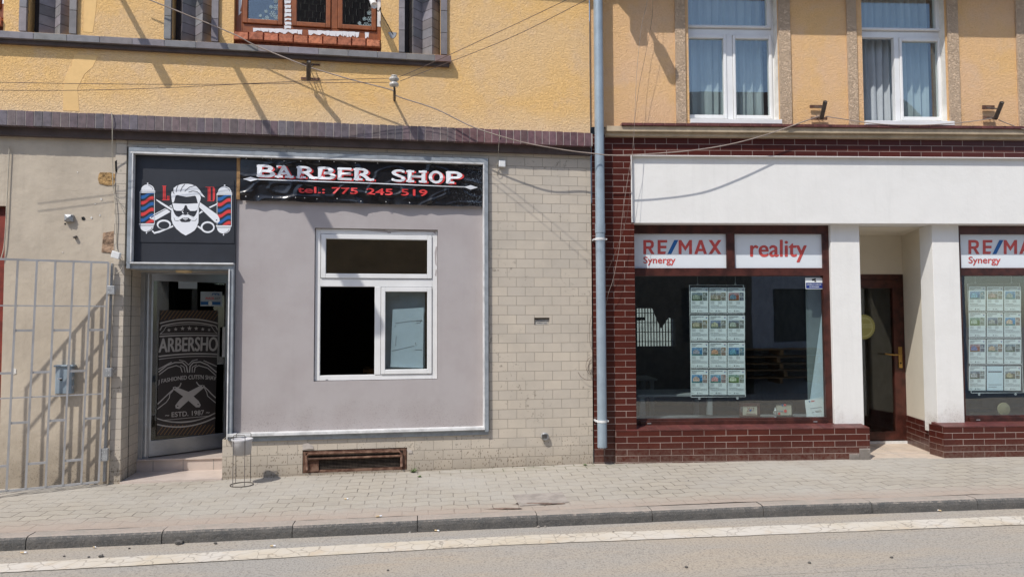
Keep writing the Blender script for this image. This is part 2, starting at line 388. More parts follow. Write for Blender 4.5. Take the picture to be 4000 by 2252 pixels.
# ================================================================== SETTING
KERB = [(-40, 1.35), (-12, 4.78), (-6, 5.52), (-4, 5.77), (-2.09, 6.004), (0, 6.275), (2.26, 6.54), (4.68, 6.76), (8, 7.02), (14, 7.45), (40, 9.3)]
def kerb_y(x):
    for (a, b), (c, d) in zip(KERB, KERB[1:]):
        if a <= x <= c: return b+(d-b)*(x-a)/(c-a)
    return KERB[-1][1]
def gz(x, y): return ZC-1.60612+.00281*x+.02*(y-8.3)      # pavement surface
def rz(x, y): return gz(x, kerb_y(x))-.10-.02*(kerb_y(x)-y)   # road surface

# pavement
mb = MB(); xs = [-40, -20, -12, -9] + [-7+.12*i for i in range(125)] + [9, 12, 20, 40]
V = []; rows = 26
for x in xs:
    k = kerb_y(x)+.146
    yw = J.y+(x-J.x)*math.tan(math.radians(9.37 if x < J.x else 2.7))+.02
    for j in range(rows+1):
        y = k+(yw-k)*j/rows
        h = .006*noise.noise((x*1.3, y*1.3, 0))+.004*noise.noise((x*5, y*5, 3))
        V.append((x, y, gz(x, y)+h))
Fc = []
for i in range(len(xs)-1):
    for j in range(rows): a = i*(rows+1)+j; Fc.append((a, a+rows+1, a+rows+2, a+1))
mb.add(V, Fc)
def paver_mat():
    m, t, bs = nt('interlocking_pavers')
    v = coords(t); rot = N(t, 'ShaderNodeMapping', {0: v}); rot.inputs[2].default_value = (0, 0, math.radians(-6.3)); v2 = rot.outputs[0]
    sx = N(t, 'ShaderNodeSeparateXYZ', {0: v2})
    wv = N(t, 'ShaderNodeMath', {0: N(t, 'ShaderNodeMath', {0: sx.outputs[0], 1: 2*math.pi/.23}, operation='MULTIPLY').outputs[0]}, operation='SINE').outputs[0]
    jit = N(t, 'ShaderNodeMath', {0: noi(t, v, 3.3, 3), 1: .05}, operation='MULTIPLY').outputs[0]
    yy = N(t, 'ShaderNodeMath', {0: N(t, 'ShaderNodeMath', {0: wv, 1: .015}, operation='MULTIPLY').outputs[0], 1: sx.outputs[1]}, operation='ADD').outputs[0]
    yy = N(t, 'ShaderNodeMath', {0: yy, 1: jit}, operation='ADD').outputs[0]
    xx = N(t, 'ShaderNodeMath', {0: sx.outputs[0], 1: jit}, operation='ADD').outputs[0]
    cv = N(t, 'ShaderNodeCombineXYZ', {0: xx, 1: yy}).outputs[0]
    br = N(t, 'ShaderNodeTexBrick', {'Vector': cv, 'Color1': (.395, .356, .297, 1), 'Color2': (.345, .314, .268, 1), 'Mortar': (.11, .095, .08, 1), 'Scale': 1., 'Mortar Size': .0055, 'Mortar Smooth': .3, 'Brick Width': .23, 'Row Height': .142}, offset=.5, offset_frequency=2)
    clog = noi(t, v, 2.6, 5, .65); fill = noi(t, v, 11, 3, .7)
    k = N(t, 'ShaderNodeMath', {0: ramp(t, clog, .46, .66), 1: ramp(t, fill, .42, .68)}, operation='MAXIMUM').outputs[0]
    base = mix(t, N(t, 'ShaderNodeMath', {0: k, 1: .62}, operation='MULTIPLY').outputs[0], br.outputs[0], (.37, .332, .275))
    base = mix(t, ramp(t, noi(t, v, .9, 4, .6), .4, .65, 0, .8), base, (.395, .37, .33)); base = mix(t, ramp(t, noi(t, v, 1.7, 6, .7, .5), .55, .72, 0, .45), base, (.27, .235, .20))
    # dry reddish dust against the kerb, by distance from it
    geo = N(t, 'ShaderNodeNewGeometry').outputs['Position']; g = N(t, 'ShaderNodeSeparateXYZ', {0: geo})
    dk = N(t, 'ShaderNodeMath', {0: N(t, 'ShaderNodeMath', {0: g.outputs[0], 1: -.113}, operation='MULTIPLY').outputs[0], 1: g.outputs[1]}, operation='ADD').outputs[0]
    dk = N(t, 'ShaderNodeMath', {0: dk, 1: N(t, 'ShaderNodeMath', {0: fill, 1: .25}, operation='MULTIPLY').outputs[0]}, operation='SUBTRACT').outputs[0]
    base = mix(t, ramp(t, dk, 6.32, 6.62, .8, 0.), base, (.37, .298, .248))
    # green moss in joints by the wall foot, right of the cellar grate
    moss = N(t, 'ShaderNodeMath', {0: ramp(t, dk, 7.72, 7.95), 1: ramp(t, g.outputs[0], -1.2, -.6)}, operation='MULTIPLY').outputs[0]
    moss = N(t, 'ShaderNodeMath', {0: moss, 1: ramp(t, g.outputs[0], 1.3, 2.0, 1, 0)}, operation='MULTIPLY').outputs[0]
    moss = N(t, 'ShaderNodeMath', {0: moss, 1: N(t, 'ShaderNodeMath', {0: br.outputs[1], 1: ramp(t, noi(t, v, 4, 3), .5, .6, 0, .35)}, operation='MAXIMUM').outputs[0]}, operation='MULTIPLY').outputs[0]
    base = mix(t, N(t, 'ShaderNodeMath', {0: moss, 1: .6}, operation='MULTIPLY').outputs[0], base, (.11, .12, .05))
    sp = noi(t, v, 130, 3, .7); base = mix(t, ramp(t, sp, .56, .74, 0, .45), base, (.18, .16, .14)); sp2 = noi(t, v, 170, 2, .7); base = mix(t, ramp(t, sp2, .66, .76, 0, .5), base, (.46, .43, .4))
    t.links.new(base, bs.inputs['Base Color']); bs.inputs['Roughness'].default_value = .95; bs.inputs['Specular IOR Level'].default_value = .2
    inv = N(t, 'ShaderNodeMath', {0: N(t, 'ShaderNodeMath', {0: 1., 1: br.outputs[1]}, operation='SUBTRACT').outputs[0], 1: N(t, 'ShaderNodeMath', {0: k, 1: .6}, operation='MULTIPLY').outputs[0]}, operation='ADD').outputs[0]
    b1 = bump(t, bs, inv, .55, .008); bump(t, bs, noi(t, v, 70, 4, .7), .5, .006, b1)
    return m
M['paver'] = paver_mat()
tag(mb.build('pavement', M['paver'], smooth=True), kind='structure')

# kerb of separate stones, rounded nose
def kerb_mat():
    m, t, bs = nt('kerb_stone'); v = coords(t)
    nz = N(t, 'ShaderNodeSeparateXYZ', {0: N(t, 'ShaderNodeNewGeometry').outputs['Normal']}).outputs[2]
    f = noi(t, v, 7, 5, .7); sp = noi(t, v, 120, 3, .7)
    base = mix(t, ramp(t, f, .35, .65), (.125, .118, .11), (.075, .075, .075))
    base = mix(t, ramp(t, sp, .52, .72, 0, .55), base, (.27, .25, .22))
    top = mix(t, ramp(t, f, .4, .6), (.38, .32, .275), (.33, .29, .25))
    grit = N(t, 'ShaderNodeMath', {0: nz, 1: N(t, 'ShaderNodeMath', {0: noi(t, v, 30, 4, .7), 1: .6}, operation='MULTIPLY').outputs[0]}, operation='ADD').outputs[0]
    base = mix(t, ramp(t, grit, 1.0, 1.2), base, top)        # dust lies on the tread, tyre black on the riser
    t.links.new(base, bs.inputs['Base Color']); bs.inputs['Roughness'].default_value = .9
    bump(t, bs, noi(t, v, 38, 5, .7), .9, .014); return m
M['kerb'] = kerb_mat()
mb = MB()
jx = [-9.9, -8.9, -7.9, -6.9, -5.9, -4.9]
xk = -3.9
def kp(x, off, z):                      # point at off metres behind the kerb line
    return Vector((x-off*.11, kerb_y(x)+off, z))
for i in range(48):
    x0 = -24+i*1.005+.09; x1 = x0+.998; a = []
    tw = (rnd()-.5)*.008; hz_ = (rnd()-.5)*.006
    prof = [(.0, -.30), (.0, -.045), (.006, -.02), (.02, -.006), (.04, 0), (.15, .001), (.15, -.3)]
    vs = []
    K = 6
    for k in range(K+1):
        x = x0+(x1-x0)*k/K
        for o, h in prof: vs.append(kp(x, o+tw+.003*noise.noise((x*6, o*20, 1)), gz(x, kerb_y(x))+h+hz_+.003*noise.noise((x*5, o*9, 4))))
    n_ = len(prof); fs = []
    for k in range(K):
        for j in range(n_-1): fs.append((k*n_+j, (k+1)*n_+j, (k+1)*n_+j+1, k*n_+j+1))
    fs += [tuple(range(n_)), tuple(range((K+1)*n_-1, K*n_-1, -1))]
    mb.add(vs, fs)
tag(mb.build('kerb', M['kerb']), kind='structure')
mb = MB()                                # soil under and between the stones
vs = []
for x in [-40+i*2 for i in range(41)]:
    vs += [kp(x, .015, gz(x, kerb_y(x))-.35), kp(x, .015, gz(x, kerb_y(x))-.025), kp(x, .22, gz(x, kerb_y(x))-.02)]
mb.add(vs, [(3*i+j, 3*i+3+j, 3*i+4+j, 3*i+1+j) for i in range(40) for j in (0, 1)])
tag(mb.build('kerb_bedding', M['asphl']), kind='structure')

# road
def asphalt():
    m, t, bs = nt('asphalt_road'); v = coords(t); rot = N(t, 'ShaderNodeMapping', {0: v}); rot.inputs[2].default_value = (0, 0, math.radians(-6.3)); vr = rot.outputs[0]
    st = N(t, 'ShaderNodeVectorMath', {0: vr, 1: (.35, 1.5, 1)}, operation='MULTIPLY').outputs[0]
    big = noi(t, st, 1.3, 5, .6, .3); sp = noi(t, v, 60, 5, .8); sp2 = noi(t, v, 110, 3, .7)
    base = mix(t, ramp(t, big, .38, .62), (.365, .342, .308), (.415, .358, .288))
    base = mix(t, ramp(t, noi(t, st, 2.6, 5, .7), .60, .72, 0, .55), base, (.43, .345, .26))
    base = mix(t, ramp(t, sp, .49, .64, 0, .75), base, (.14, .13, .125)); base = mix(t, ramp(t, sp2, .58, .74, 0, .6), base, (.50, .46, .42))
    # sand spilled in a patch at the bottom edge
    g = N(t, 'ShaderNodeVectorMath', {0: v, 1: (.85, 4.72, 0)}, operation='SUBTRACT').outputs[0]
    g = N(t, 'ShaderNodeVectorMath', {0: g, 1: (.8, 2.8, 0)}, operation='MULTIPLY').outputs[0]
    ln = N(t, 'ShaderNodeVectorMath', {0: g}, operation='LENGTH').outputs[1]
    sd = N(t, 'ShaderNodeMath', {0: ramp(t, ln, .25, .75, 1, 0), 1: ramp(t, noi(t, v, 14, 4, .7), .48, .6)}, operation='MULTIPLY').outputs[0]
    base = mix(t, N(t, 'ShaderNodeMath', {0: sd, 1: .7}, operation='MULTIPLY').outputs[0], base, (.56, .40, .22))
    # hairline joint along the lane
    sy = N(t, 'ShaderNodeSeparateXYZ', {0: vr}).outputs[1]
    yy = N(t, 'ShaderNodeMath', {0: N(t, 'ShaderNodeMath', {0: noi(t, v, 1.5, 3), 1: .05}, operation='MULTIPLY').outputs[0], 1: sy}, operation='ADD').outputs[0]
    cr = N(t, 'ShaderNodeMath', {0: N(t, 'ShaderNodeMath', {0: yy, 1: 4.955}, operation='SUBTRACT').outputs[0]}, operation='ABSOLUTE').outputs[0]
    gx = N(t, 'ShaderNodeSeparateXYZ', {0: v}).outputs[0]
    cm = N(t, 'ShaderNodeMath', {0: ramp(t, cr, .001, .006, .5, 0), 1: ramp(t, gx, .3, .8)}, operation='MULTIPLY').outputs[0]
    base = mix(t, cm, base, (.07, .065, .06))
    t.links.new(base, bs.inputs['Base Color']); bs.inputs['Roughness'].default_value = .95; bs.inputs['Specular IOR Level'].default_value = .2
    bump(t, bs, sp, .9, .008); return m
M['road'] = asphalt()
mb = MB(); xs = [-40, -20, -12]+[-8+.5*i for i in range(33)]+[12, 20, 40]; V = []
for x in xs:
    for j, o in enumerate((-.03, .3, .8, 1.6, 3, 5, 8.0)):
        y = kerb_y(x)-o; V.append((x, y, rz(x, y)+.003*noise.noise((x, y, 0))))
mb.add(V, [(i*7+j, i*7+j+1, i*7+j+8, i*7+j+7) for i in range(len(xs)-1) for j in range(6)])
tag(mb.build('road', M['road'], smooth=True), kind='structure')

def line_mat():
    m, t, bs = nt('worn_road_paint'); v = coords(t)
    vo = N(t, 'ShaderNodeTexVoronoi', {'Vector': N(t, 'ShaderNodeVectorMath', {0: v, 1: N(t, 'ShaderNodeVectorMath', {0: N(t, 'ShaderNodeTexNoise', {'Vector': v, 'Scale': 9.}).outputs[1], 'Scale': .09}, operation='SCALE').outputs[0]}, operation='ADD').outputs[0], 'Scale': 8.}, feature='DISTANCE_TO_EDGE').outputs[0]
    base = mix(t, ramp(t, noi(t, v, 1.6, 4, .6), .4, .62), (.56, .52, .46), (.52, .455, .355))
    base = mix(t, ramp(t, noi(t, v, 5, 4, .6), .56, .75, 0, .6), base, (.50, .38, .25))
    crk = N(t, 'ShaderNodeMath', {0: ramp(t, vo, .012, .045, 1, 0), 1: ramp(t, noi(t, v, 2.2, 3), .3, .5)}, operation='MULTIPLY').outputs[0]
    base = mix(t, N(t, 'ShaderNodeMath', {0: crk, 1: .7}, operation='MULTIPLY').outputs[0], base, (.25, .21, .17))
    base = mix(t, ramp(t, noi(t, v, 110, 3, .7), .57, .72, 0, .4), base, (.28, .25, .21))
    t.links.new(base, bs.inputs['Base Color']); bs.inputs['Roughness'].default_value = .8
    bump(t, bs, noi(t, v, 90, 3), .4, .004); return m
mb = MB(); V = []
LN = [(-7, 5.12, 4.93), (-3.787, 5.471, 5.277), (-1.996, 5.752, 5.526), (-.008, 6.044, 5.826), (2.163, 6.273, 6.045), (4.508, 6.52, 6.274), (8, 6.8, 6.56)]
def ln(x, k):
    for a, b in zip(LN, LN[1:]):
        if a[0] <= x <= b[0]: f = (x-a[0])/(b[0]-a[0]); return a[k]+(b[k]-a[k])*f
    return LN[-1][k]
xs = [-6.9+.06*i for i in range(245)]
for x in xs:
    for k in (1, 2):
        y = ln(x, k)+.012*noise.noise((x*3, k, 0))+.006*noise.noise((x*14, k, 5)); V.append((x, y, rz(x, y)+.0055))
mb.add(V, [(2*i, 2*i+1, 2*i+3, 2*i+2) for i in range(len(xs)-1)])
tag(mb.build('road_line', line_mat()), kind='structure')
mb = MB(); mb.add([(-200, -200, -.75), (200, -200, -.75), (200, 200, -.75), (-200, 200, -.75)], [(0, 1, 2, 3)])
tag(mb.build('ground', M['concrete']), kind='structure')

# ================================================================== HOUSE A (ochre, barber shop)
GZ = -.3
hA = thing('corner_house', A.p(-3, 0, 0), 'ochre plastered house with dark brick bands and a barber shop on its ground floor', 'house')
uL = -9.0; uJ = -.012; zT = 6.2
zb0, zb1 = A.at(1000, 524, .13)[1], A.at(1000, 468, .13)[1]       # soldier band front
# openings of the upper storey
WIN = A.R(927, -900, 1488, 158)               # brown window incl. orange sill bricks
WIN = (WIN[0], WIN[1], A.at(1200, 186)[1], 5.6)
du = A.at(13, 60)[0]-A.at(1488, 60)[0]
WIN2 = (WIN[0]+du, WIN[1]+du, WIN[2], WIN[3])
zl = A.at(1000, 175, 0)[1]                    # ledge top line
NI = []
for x0, x1 in ((108, 276), (671, 829), (1580.6, 1721)):
    NI.append((A.at(x0, 60)[0], A.at(x1, 60)[0], zl, 5.6))
mb = MB(A).walled((uL, uJ, zb0+.02, zT), [WIN, WIN2]+NI, 0, .16)
mb.box(uL, uJ, zT, zT+.25, -.3, .45)
mb.build('upper_wall', M['stuccoA'], hA)
# smooth mended strip running down the plaster
mb = MB(A); pts = [(355,0),(378,0),(372,120),(345,0)]
mb.px([(330, 0), (378, 0), (372, 60), (362, 128), (325, 124)], .002, thick=.002)
mb.px([(290, 214), (383, 218), (362, 262), (330, 290), (312, 325), (302, 345), (310, 434), (246, 432), (248, 335), (258, 292), (278, 262)], .002, thick=.002)
mb.each('mended_plaster', M['smoothA'], hA)

def tone(base=(1, 1, 1), amt=.25, hue=.045):
    k = 1+(rnd()-.5)*2*amt; return tuple(b*k*(1+(rnd()-.5)*2*hue) for b in base)
# brick fluted pilasters
for (x0, x1, s0, s1) in ((108, 276, 80, 303), (671, 829, 645, 855), (1580.6, 1721, 1558, 1746)):
    a, b = A.at(x0, 60)[0], A.at(x1, 60)[0]; c, d = A.at(s0, 60)[0], A.at(s1, 60)[0]; w = b-a
    mb = MB(A); z = zl
    while z < 5.6:                                   # side strips of upright bricks
        h = .248
        mb.box(c, a, z, z+h-.006, -.02, .03+rnd()*.003, col=tone()); mb.box(b, d, z, z+h-.006, -.02, .03+rnd()*.003, col=tone())
        z += h
    z = zl; sh = .105
    prof = [(0, -.13), (.13, -.13), (.24, -.025), (.5, -.13), (.76, .0), (.99, -.11), (1., -.13)]
    while z < 5.6:                                   # raked saw-tooth courses
        pl = [(a+w*s, n) for s, n in prof]
        k = len(pl)
        for i in range(k-1):
            (ua, na), (ub, nb) = pl[i], pl[i+1]
            if i == 0: continue
            t_ = tone(); zz = .003
            mb.add([A.p(ua, z+zz, na), A.p(ub, z+zz, nb), A.p(ub, z+sh-zz, nb), A.p(ua, z+sh-zz, na)], [(0, 1, 2, 3)], 0, t_)
            mb.add([A.p(ua, z+sh-zz, na), A.p(ub, z+sh-zz, nb), A.p(ub, z+sh+zz, nb-.006), A.p(ua, z+sh+zz, na-.006)], [(0, 1, 2, 3)], 0, (.5, .45, .42))
        z += sh
    mb.box(a-.01, b+.01, zl-.02, 5.6, -.22, -.15, col=(.25, .22, .22))
    mb.build('brick_pilaster', M['greyk'], hA)
# ledge of grey clinker under the windows
za, zb, zc = A.at(1000, 175, .08)[1], A.at(1000, 200, .08)[1], A.at(1000, 220, .045)[1]
ue = A.at(1763, 225, .08)[0]
mb = MB(A); uu = uL; i = 0
while uu < ue-.05:
    l = min(.313, ue-uu); last = uu+l > ue-.02
    mb.box(uu+.002, uu+l-.002, zb, za, -.1, .08+rnd()*.002, col=tone((1, 1, 1), .12) if not last else (1., .7, .62)); uu += l
mb.box(uL, ue, zb+.001, za-.003, -.1, .076, col=(1.6, 1.5, 1.4))
mb.build('window_ledge', M['greyk'], hA, bevel=.003)
mb = MB(A); mb.box(uL, ue-.02, zc, zb-.001, -.1, .045); mb.build('ledge_undercourse', M['shadecourse'], hA)
# soldier brick band
mb = MB(A); uu = uL; 
while uu < uJ-.04:
    l = .0815; col = tone((1., .9, .92) if rnd() < .6 else (.88, .90, 1.0), .22)
    if uu > -1.6: col = tuple(c*k for c, k in zip(tone((1.1, .72, .74), .2), (1, 1, 1)))
    mb.box(uu+.0035, uu+l-.0035, zb0+(rnd()-.5)*.004, zb1+(rnd()-.5)*.006, -.02, .13+rnd()*.004, col=col); uu += l
mb.build('brick_band', M['klinker'], hA, bevel=.0015)
mb = MB(A); mb.box(uL, uJ-.01, zb0+.004, zb1-.006, -.02, .128); mb.build('band_mortar', M['mortar'], hA)
zs1 = A.at(1000, 562, .05)[1]
mb = MB(A); mb.box(uL, uJ-.005, zs1, zb0+.002, -.02, .06); mb.build('band_undercourse', M['shadecourse'], hA)

# ground floor
up0 = A.at(441, 1200)[0]; up1 = A.at(483, 1250)[0]             # tiled pier left of the door
uf1 = A.at(1909, 1100)[0]; zf1 = A.at(1000, 590, .0)[1]; zf0 = A.at(1000, 1711, .0)[1]
udr = A.at(892, 1300)[0]; 
red = A.R(-420, 795, -8, 1930)
mb = MB(A).walled((uL, up0, GZ, zs1+.01), [(red[0], red[1], -.1, red[3])], 0, .18); mb.build('plaster_wall', M['plaster'], hA)
mb = MB(A); mb.box(red[0], red[1], -.1, red[3], -.2, -.12); mb.box(red[1]-.09, red[1], 0, red[3], -.12, -.05); mb.box(red[0], red[1], red[3]-.09, red[3], -.12, -.05); mb.build('side_door', M['redpaint'], hA)
GR = A.R(1182, 1752, 1590, 1852)                                # cellar opening
GR = (GR[0], GR[1], GZ+.25, A.at(1386, 1752)[1])
mb = MB(A)
mb.box(up0, up1, GZ, zs1, -.55, .012)                            # pier
mb.walled((up1, uf1, zf1, zs1+.005), [], .003, .02)
mb.walled((uf1, uJ, GZ, zs1+.005), [A.R(2087, 1240, 2147, 1268)], .003, .03)
ud0 = A.at(870, 1790)[0]
GR = (GR[0], GR[1], .005, GR[3])
mb.walled((ud0, uf1, GZ, zf0), [GR], .003, .2)
mb.box(ud0-.004, ud0, GZ, zf0, -.55, .003)
mb.box(up1, ud0, A.at(700, 1050)[1], A.at(700, 1050)[1]+.02, -.55, -.01)      # soffit of the porch
mb.build('tile_facing', M['tileA'], hA)
mb = MB(A); r = A.R(2087, 1240, 2147, 1268); mb.box(r[0], r[1], r[2], r[3], -.08, -.027); mb.build('niche_back', M['rustdark'], hA)
# damaged patches of plaster
mb = MB(A)
def blob(pts, jit=3): return [(x+(rnd()-.5)*jit, y+(rnd()-.5)*jit) for x, y in pts]
mb.px(blob([(386, 680), (392, 672), (430, 674), (452, 680), (455, 700), (450, 722), (420, 726), (388, 716), (384, 700)]), .006, thick=.006)
mb.build('exposed_patch', M['chip'], hA)
mb = MB(A); mb.px(blob([(402, 910), (446, 902), (452, 940), (450, 975), (440, 988), (398, 985), (400, 950)]), .006, thick=.006)
mb.build('exposed_patch', M['chip2'], hA)
mb = MB(A); mb.px(blob([(318, 848), (328, 846), (334, 855), (328, 861), (319, 858)], 1), .003, thick=.003); mb.px(blob([(250, 872), (256, 870), (258, 875), (252, 877)], 1), .003, thick=.003); mb.px(blob([(448, 630), (457, 625), (458, 675), (450, 668)], 1), .013, thick=.012)
mb.each('wall_hole', M['dark'], hA)
mb = MB(A)
for (x, y, r) in ((357, 850, 4), (390, 840, 3), (395, 778, 4), (372, 797, 2), (303, 672, 2), (56, 1450, 9), (245, 985, 2)):
    mb.px(blob(ell(x, y, r, r*1.3, 7), r*.6), .004, thick=.004)
mb.each('paint_chip', M['reveal'], hA)

# shop front surround of painted metal
zT1, zT0 = A.at(1000, 590, .05)[1], A.at(1000, 612, .05)[1]
fl0, fl1 = A.at(498, 800, .05)[0], A.at(517, 800, .05)[0]; fr0, fr1 = A.at(1889, 1100, .05)[0], A.at(1908, 1100, .05)[0]
zS1 = A.at(700, 1026, .05)[1]; zS0 = A.at(700, 1050, .03)[1]     # bar over the door
dj0, dj1 = A.at(889, 1350, .04)[0], A.at(908, 1350, .04)[0]; zB1, zB0 = A.at(1400, 1680, .05)[1], A.at(1400, 1699, .03)[1]
usR = A.at(920, 850, 0)[0]
sf = MB(A)
sf.box(fl0, fr1, zT1-.045, zT1, -.05, .05); sf.box(fl0, fl1-.012, zS0, zT1-.045, -.05, .05); sf.box(fr0+.012, fr1, zB0, zT1-.045, -.05, .05)
sf.box(fl1-.012, dj1, zS0, zS1-.012, -.3, .02); sf.box(dj0+.015, dj1, zB0-.02, zS0, -.12, .03); sf.box(dj1, fr1, zB0-.035, zB1-.03, -.05, .018)
sf.build('shopfront_frame', M['alu'], hA, bevel=.003)
sf = MB(A)
sf.box(fl0+.02, fr0+.012, zT0-.004, zT1-.047, -.05, .053); sf.box(fl1-.012, fl1, zS0+.07, zT0-.004, -.05, .052); sf.box(fr0, fr0+.012, zB1-.02, zT0-.004, -.05, .052)
sf.box(fl1-.05, dj1-.0, zS1-.012, zS1+.004, -.05, .05); sf.box(dj0, dj0+.013, zB0, zS0, -.12, .045); sf.box(dj0+.01, fr0+.012, zB1-.03, zB1, -.06, .055)
sf.build('frame_edging', M['aluwhite'], hA, bevel=.002)
# grey painted board with the window
pan = (usR, fr0, zB1-.02, A.at(1400, 790, -.04)[1]+.06)
WA = A.R(1231, 892, 1709, 1483, -.045); WA = (A.at(1228, 1100, -.045)[0], A.at(1710, 1100, -.045)[0], A.at(1460, 1485, -.045)[1], A.at(1460, 893, -.045)[1])
mb = MB(A).walled(pan, [WA], -.045, .07); mb.build('grey_front_board', M['greypanel'], hA)
# banner backing above
mb = MB(A); mb.box(usR, fr0, pan[3], zT0, -.1, -.06); mb.build('signboard_backing', M['panelblack'], hA)
mb = MB(A); a = A.R(922, 606, 937, 778, -.03); mb.box(a[0], a[1], a[2], a[3], -.06, -.02); mb.build('backing_batten', M['wood'], hA)

def pane(F, parent, x0, y0, x1, y1, n, mat, name='pane'):
    r = F.R(x0, y0, x1, y1, n); mb = MB(F); mb.box(r[0], r[1], r[2], r[3], n-.008, n)
    return mb.build(name, mat, parent)
def pane_m(F, parent, r, n, mat, name='pane'):
    mb = MB(F); mb.box(r[0], r[1], r[2], r[3], n-.008, n); return mb.build(name, mat, parent)
def ring(mb, r, w, n0, n1, mi=0):              # mitreless frame from four butted bars
    u0, u1, z0, z1 = r; w = w if isinstance(w, tuple) else (w,)*4
    mb.box(u0, u0+w[0], z0, z1, n0, n1, mi); mb.box(u1-w[1], u1, z0, z1, n0, n1, mi)
    mb.box(u0+w[0], u1-w[1], z0, z0+w[2], n0, n1, mi); mb.box(u0+w[0], u1-w[1], z1-w[3], z1, n0, n1, mi)
# white window of the barber shop
n = -.075; g = lambda x0, y0, x1, y1: A.R(x0, y0, x1, y1, n)
f = MB(A); ring(f, (WA[0]+.005, WA[1]-.003, WA[2]+.005, WA[3]-.004), .055, n-.06, n)
zt = A.at(1460, 1088, n)[1]; zt2 = A.at(1460, 1119, n)[1]; um = A.at(1463, 1300, n)[0]; um2 = A.at(1487, 1300, n)[0]
f.box(WA[0]+.06, WA[1]-.058, zt2, zt, n-.06, n); f.box(um, um2, WA[2]+.06, zt2, n-.06, n+.006)
win = f.build('shop_window', M['white'], hA, bevel=.004)
sa = (WA[0]+.066, WA[1]-.064, zt+.004, WA[3]-.064); f = MB(A); ring(f, sa, .05, n-.05, n+.012); f.build('fanlight_sash', M['white'], win, bevel=.004)
pane_m(A, win, (sa[0]+.05, sa[1]-.05, sa[2]+.05, sa[3]-.05), n-.015, M['glass'])
sb = (um2+.004, WA[1]-.064, WA[2]+.064, zt2-.004); f = MB(A); ring(f, sb, (.045, .05, .05, .05), n-.05, n+.012); f.build('right_sash', M['white'], win, bevel=.004)
pane_m(A, win, (sb[0]+.045, sb[1]-.05, sb[2]+.05, sb[3]-.05), n-.015, M['glass'])
f = MB(A)
for x in (1272, 1660):
    r = A.R(x, 1481, x+10, 1483.5, n+.001); f.box(r[0], r[1], r[2], r[3], n-.002, n+.002)
f.each('drain_slot', M['ink'], win)
f = MB(A)
for p in ([(1400, 897), (1500, 897), (1520, 902), (1560, 900), (1640, 899), (1700, 902), (1702, 915), (1690, 906), (1640, 904), (1560, 905), (1510, 908), (1440, 901)], [(1513, 905), (1526, 905), (1528, 911), (1514, 911)], [(1703, 960), (1707, 965), (1704, 1010), (1706, 1040), (1700, 1030), (1698, 985)], [(1702, 1050), (1706, 1055), (1704, 1080), (1699, 1074)]):
    f.px(p, n+.0015, thick=.001)
f.each('paint_smear', M['greypanel'], win)
# sheet behind the right sash: rough sketch
th = MB(A); ns = n-.05; th.px([(1534, 1208), (1655, 1200), (1652, 1437), (1524, 1432)], ns, 0, thick=.003)
for p in ([(1545, 1262), (1600, 1254), (1650, 1252)], [(1545, 1270), (1542, 1278)], [(1625, 1252), (1648, 1249), (1640, 1260), (1624, 1262)], [(1548, 1312), (1545, 1350)], [(1530, 1370), (1618, 1350)], [(1622, 1336), (1626, 1350)], [(1620, 1365), (1650, 1366)]):
    for q in stroke(p, 1.6): th.px(q, ns+.002, 1)
lettering(th, 'Zlatop', [(1508, 1154), (1562, 1152), (1562, 1178), (1508, 1180)], ns+.002, 1, mirror=True)
sh = th.build('paper_sheet', [M['paperd'], M['ink']], None, A.P(1590, 1437, ns)); tag(sh, 'creased white sheet with a pencil sketch hung behind the right sash of the barber window', 'paper sheet')

th = MB(A); th.px([(1498, 1130), (1660, 1130), (1660, 1440), (1498, 1440)], ns-.03, 0, thick=.004)
tag(th.build('window_backing', simple('slate_blue_reflection', (.19, .24, .29), .9, var=.1, vscale=3), None, A.P(1580, 1440, ns-.03)), 'slate blue sheet added behind the right sash of the barber window as a reflection', 'blind')  # added sheet, its colour stands in for a grey-blue reflection in the pane
# shop room behind
mb = MB(A); R0 = A.at(470, 1200)[0]; R1 = A.at(1900, 1200)[0]; zf = A.at(700, 1794, -.47)[1]; Zc = 3.05
def room(F, u0, u1, z0, z1, n0, n1, mi=(0, 0, 0)):
    mb = MB(F)
    mb.flat([(u0, z0), (u1, z0), (u1, z1), (u0, z1)], n1, mi[0])
    mb.add([F.p(u0,z0,n0), F.p(u1,z0,n0), F.p(u1,z0,n1), F.p(u0,z0,n1)], [(0,1,2,3)], mi[1])
    mb.add([F.p(u0,z1,n0), F.p(u1,z1,n0), F.p(u1,z1,n1), F.p(u0,z1,n1)], [(3,2,1,0)], mi[2])
    mb.add([F.p(u0,z0,n0), F.p(u0,z0,n1), F.p(u0,z1,n1), F.p(u0,z1,n0)], [(0,1,2,3)], mi[0])
    mb.add([F.p(u1,z0,n0), F.p(u1,z0,n1), F.p(u1,z1,n1), F.p(u1,z1,n0)], [(3,2,1,0)], mi[0])
    return mb
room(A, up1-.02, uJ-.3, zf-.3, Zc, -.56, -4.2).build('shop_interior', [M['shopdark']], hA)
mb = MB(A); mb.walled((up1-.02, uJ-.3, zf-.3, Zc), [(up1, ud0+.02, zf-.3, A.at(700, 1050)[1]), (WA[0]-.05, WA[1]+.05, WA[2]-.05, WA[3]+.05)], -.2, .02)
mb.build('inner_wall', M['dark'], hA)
c = thing('counter', A.p(-1.8, zf, -2.4), 'dark wooden counter seen dimly through the open casement of the barber shop', 'counter')
MB(A).box(-2.6, -1.0, zf, zf+.8, -2.7, -2.2).build('cabinet', M['wood'], c); MB(A).box(-2.65, -.95, zf+.8, zf+.85, -2.75, -2.15).build('worktop', M['wood'], c)

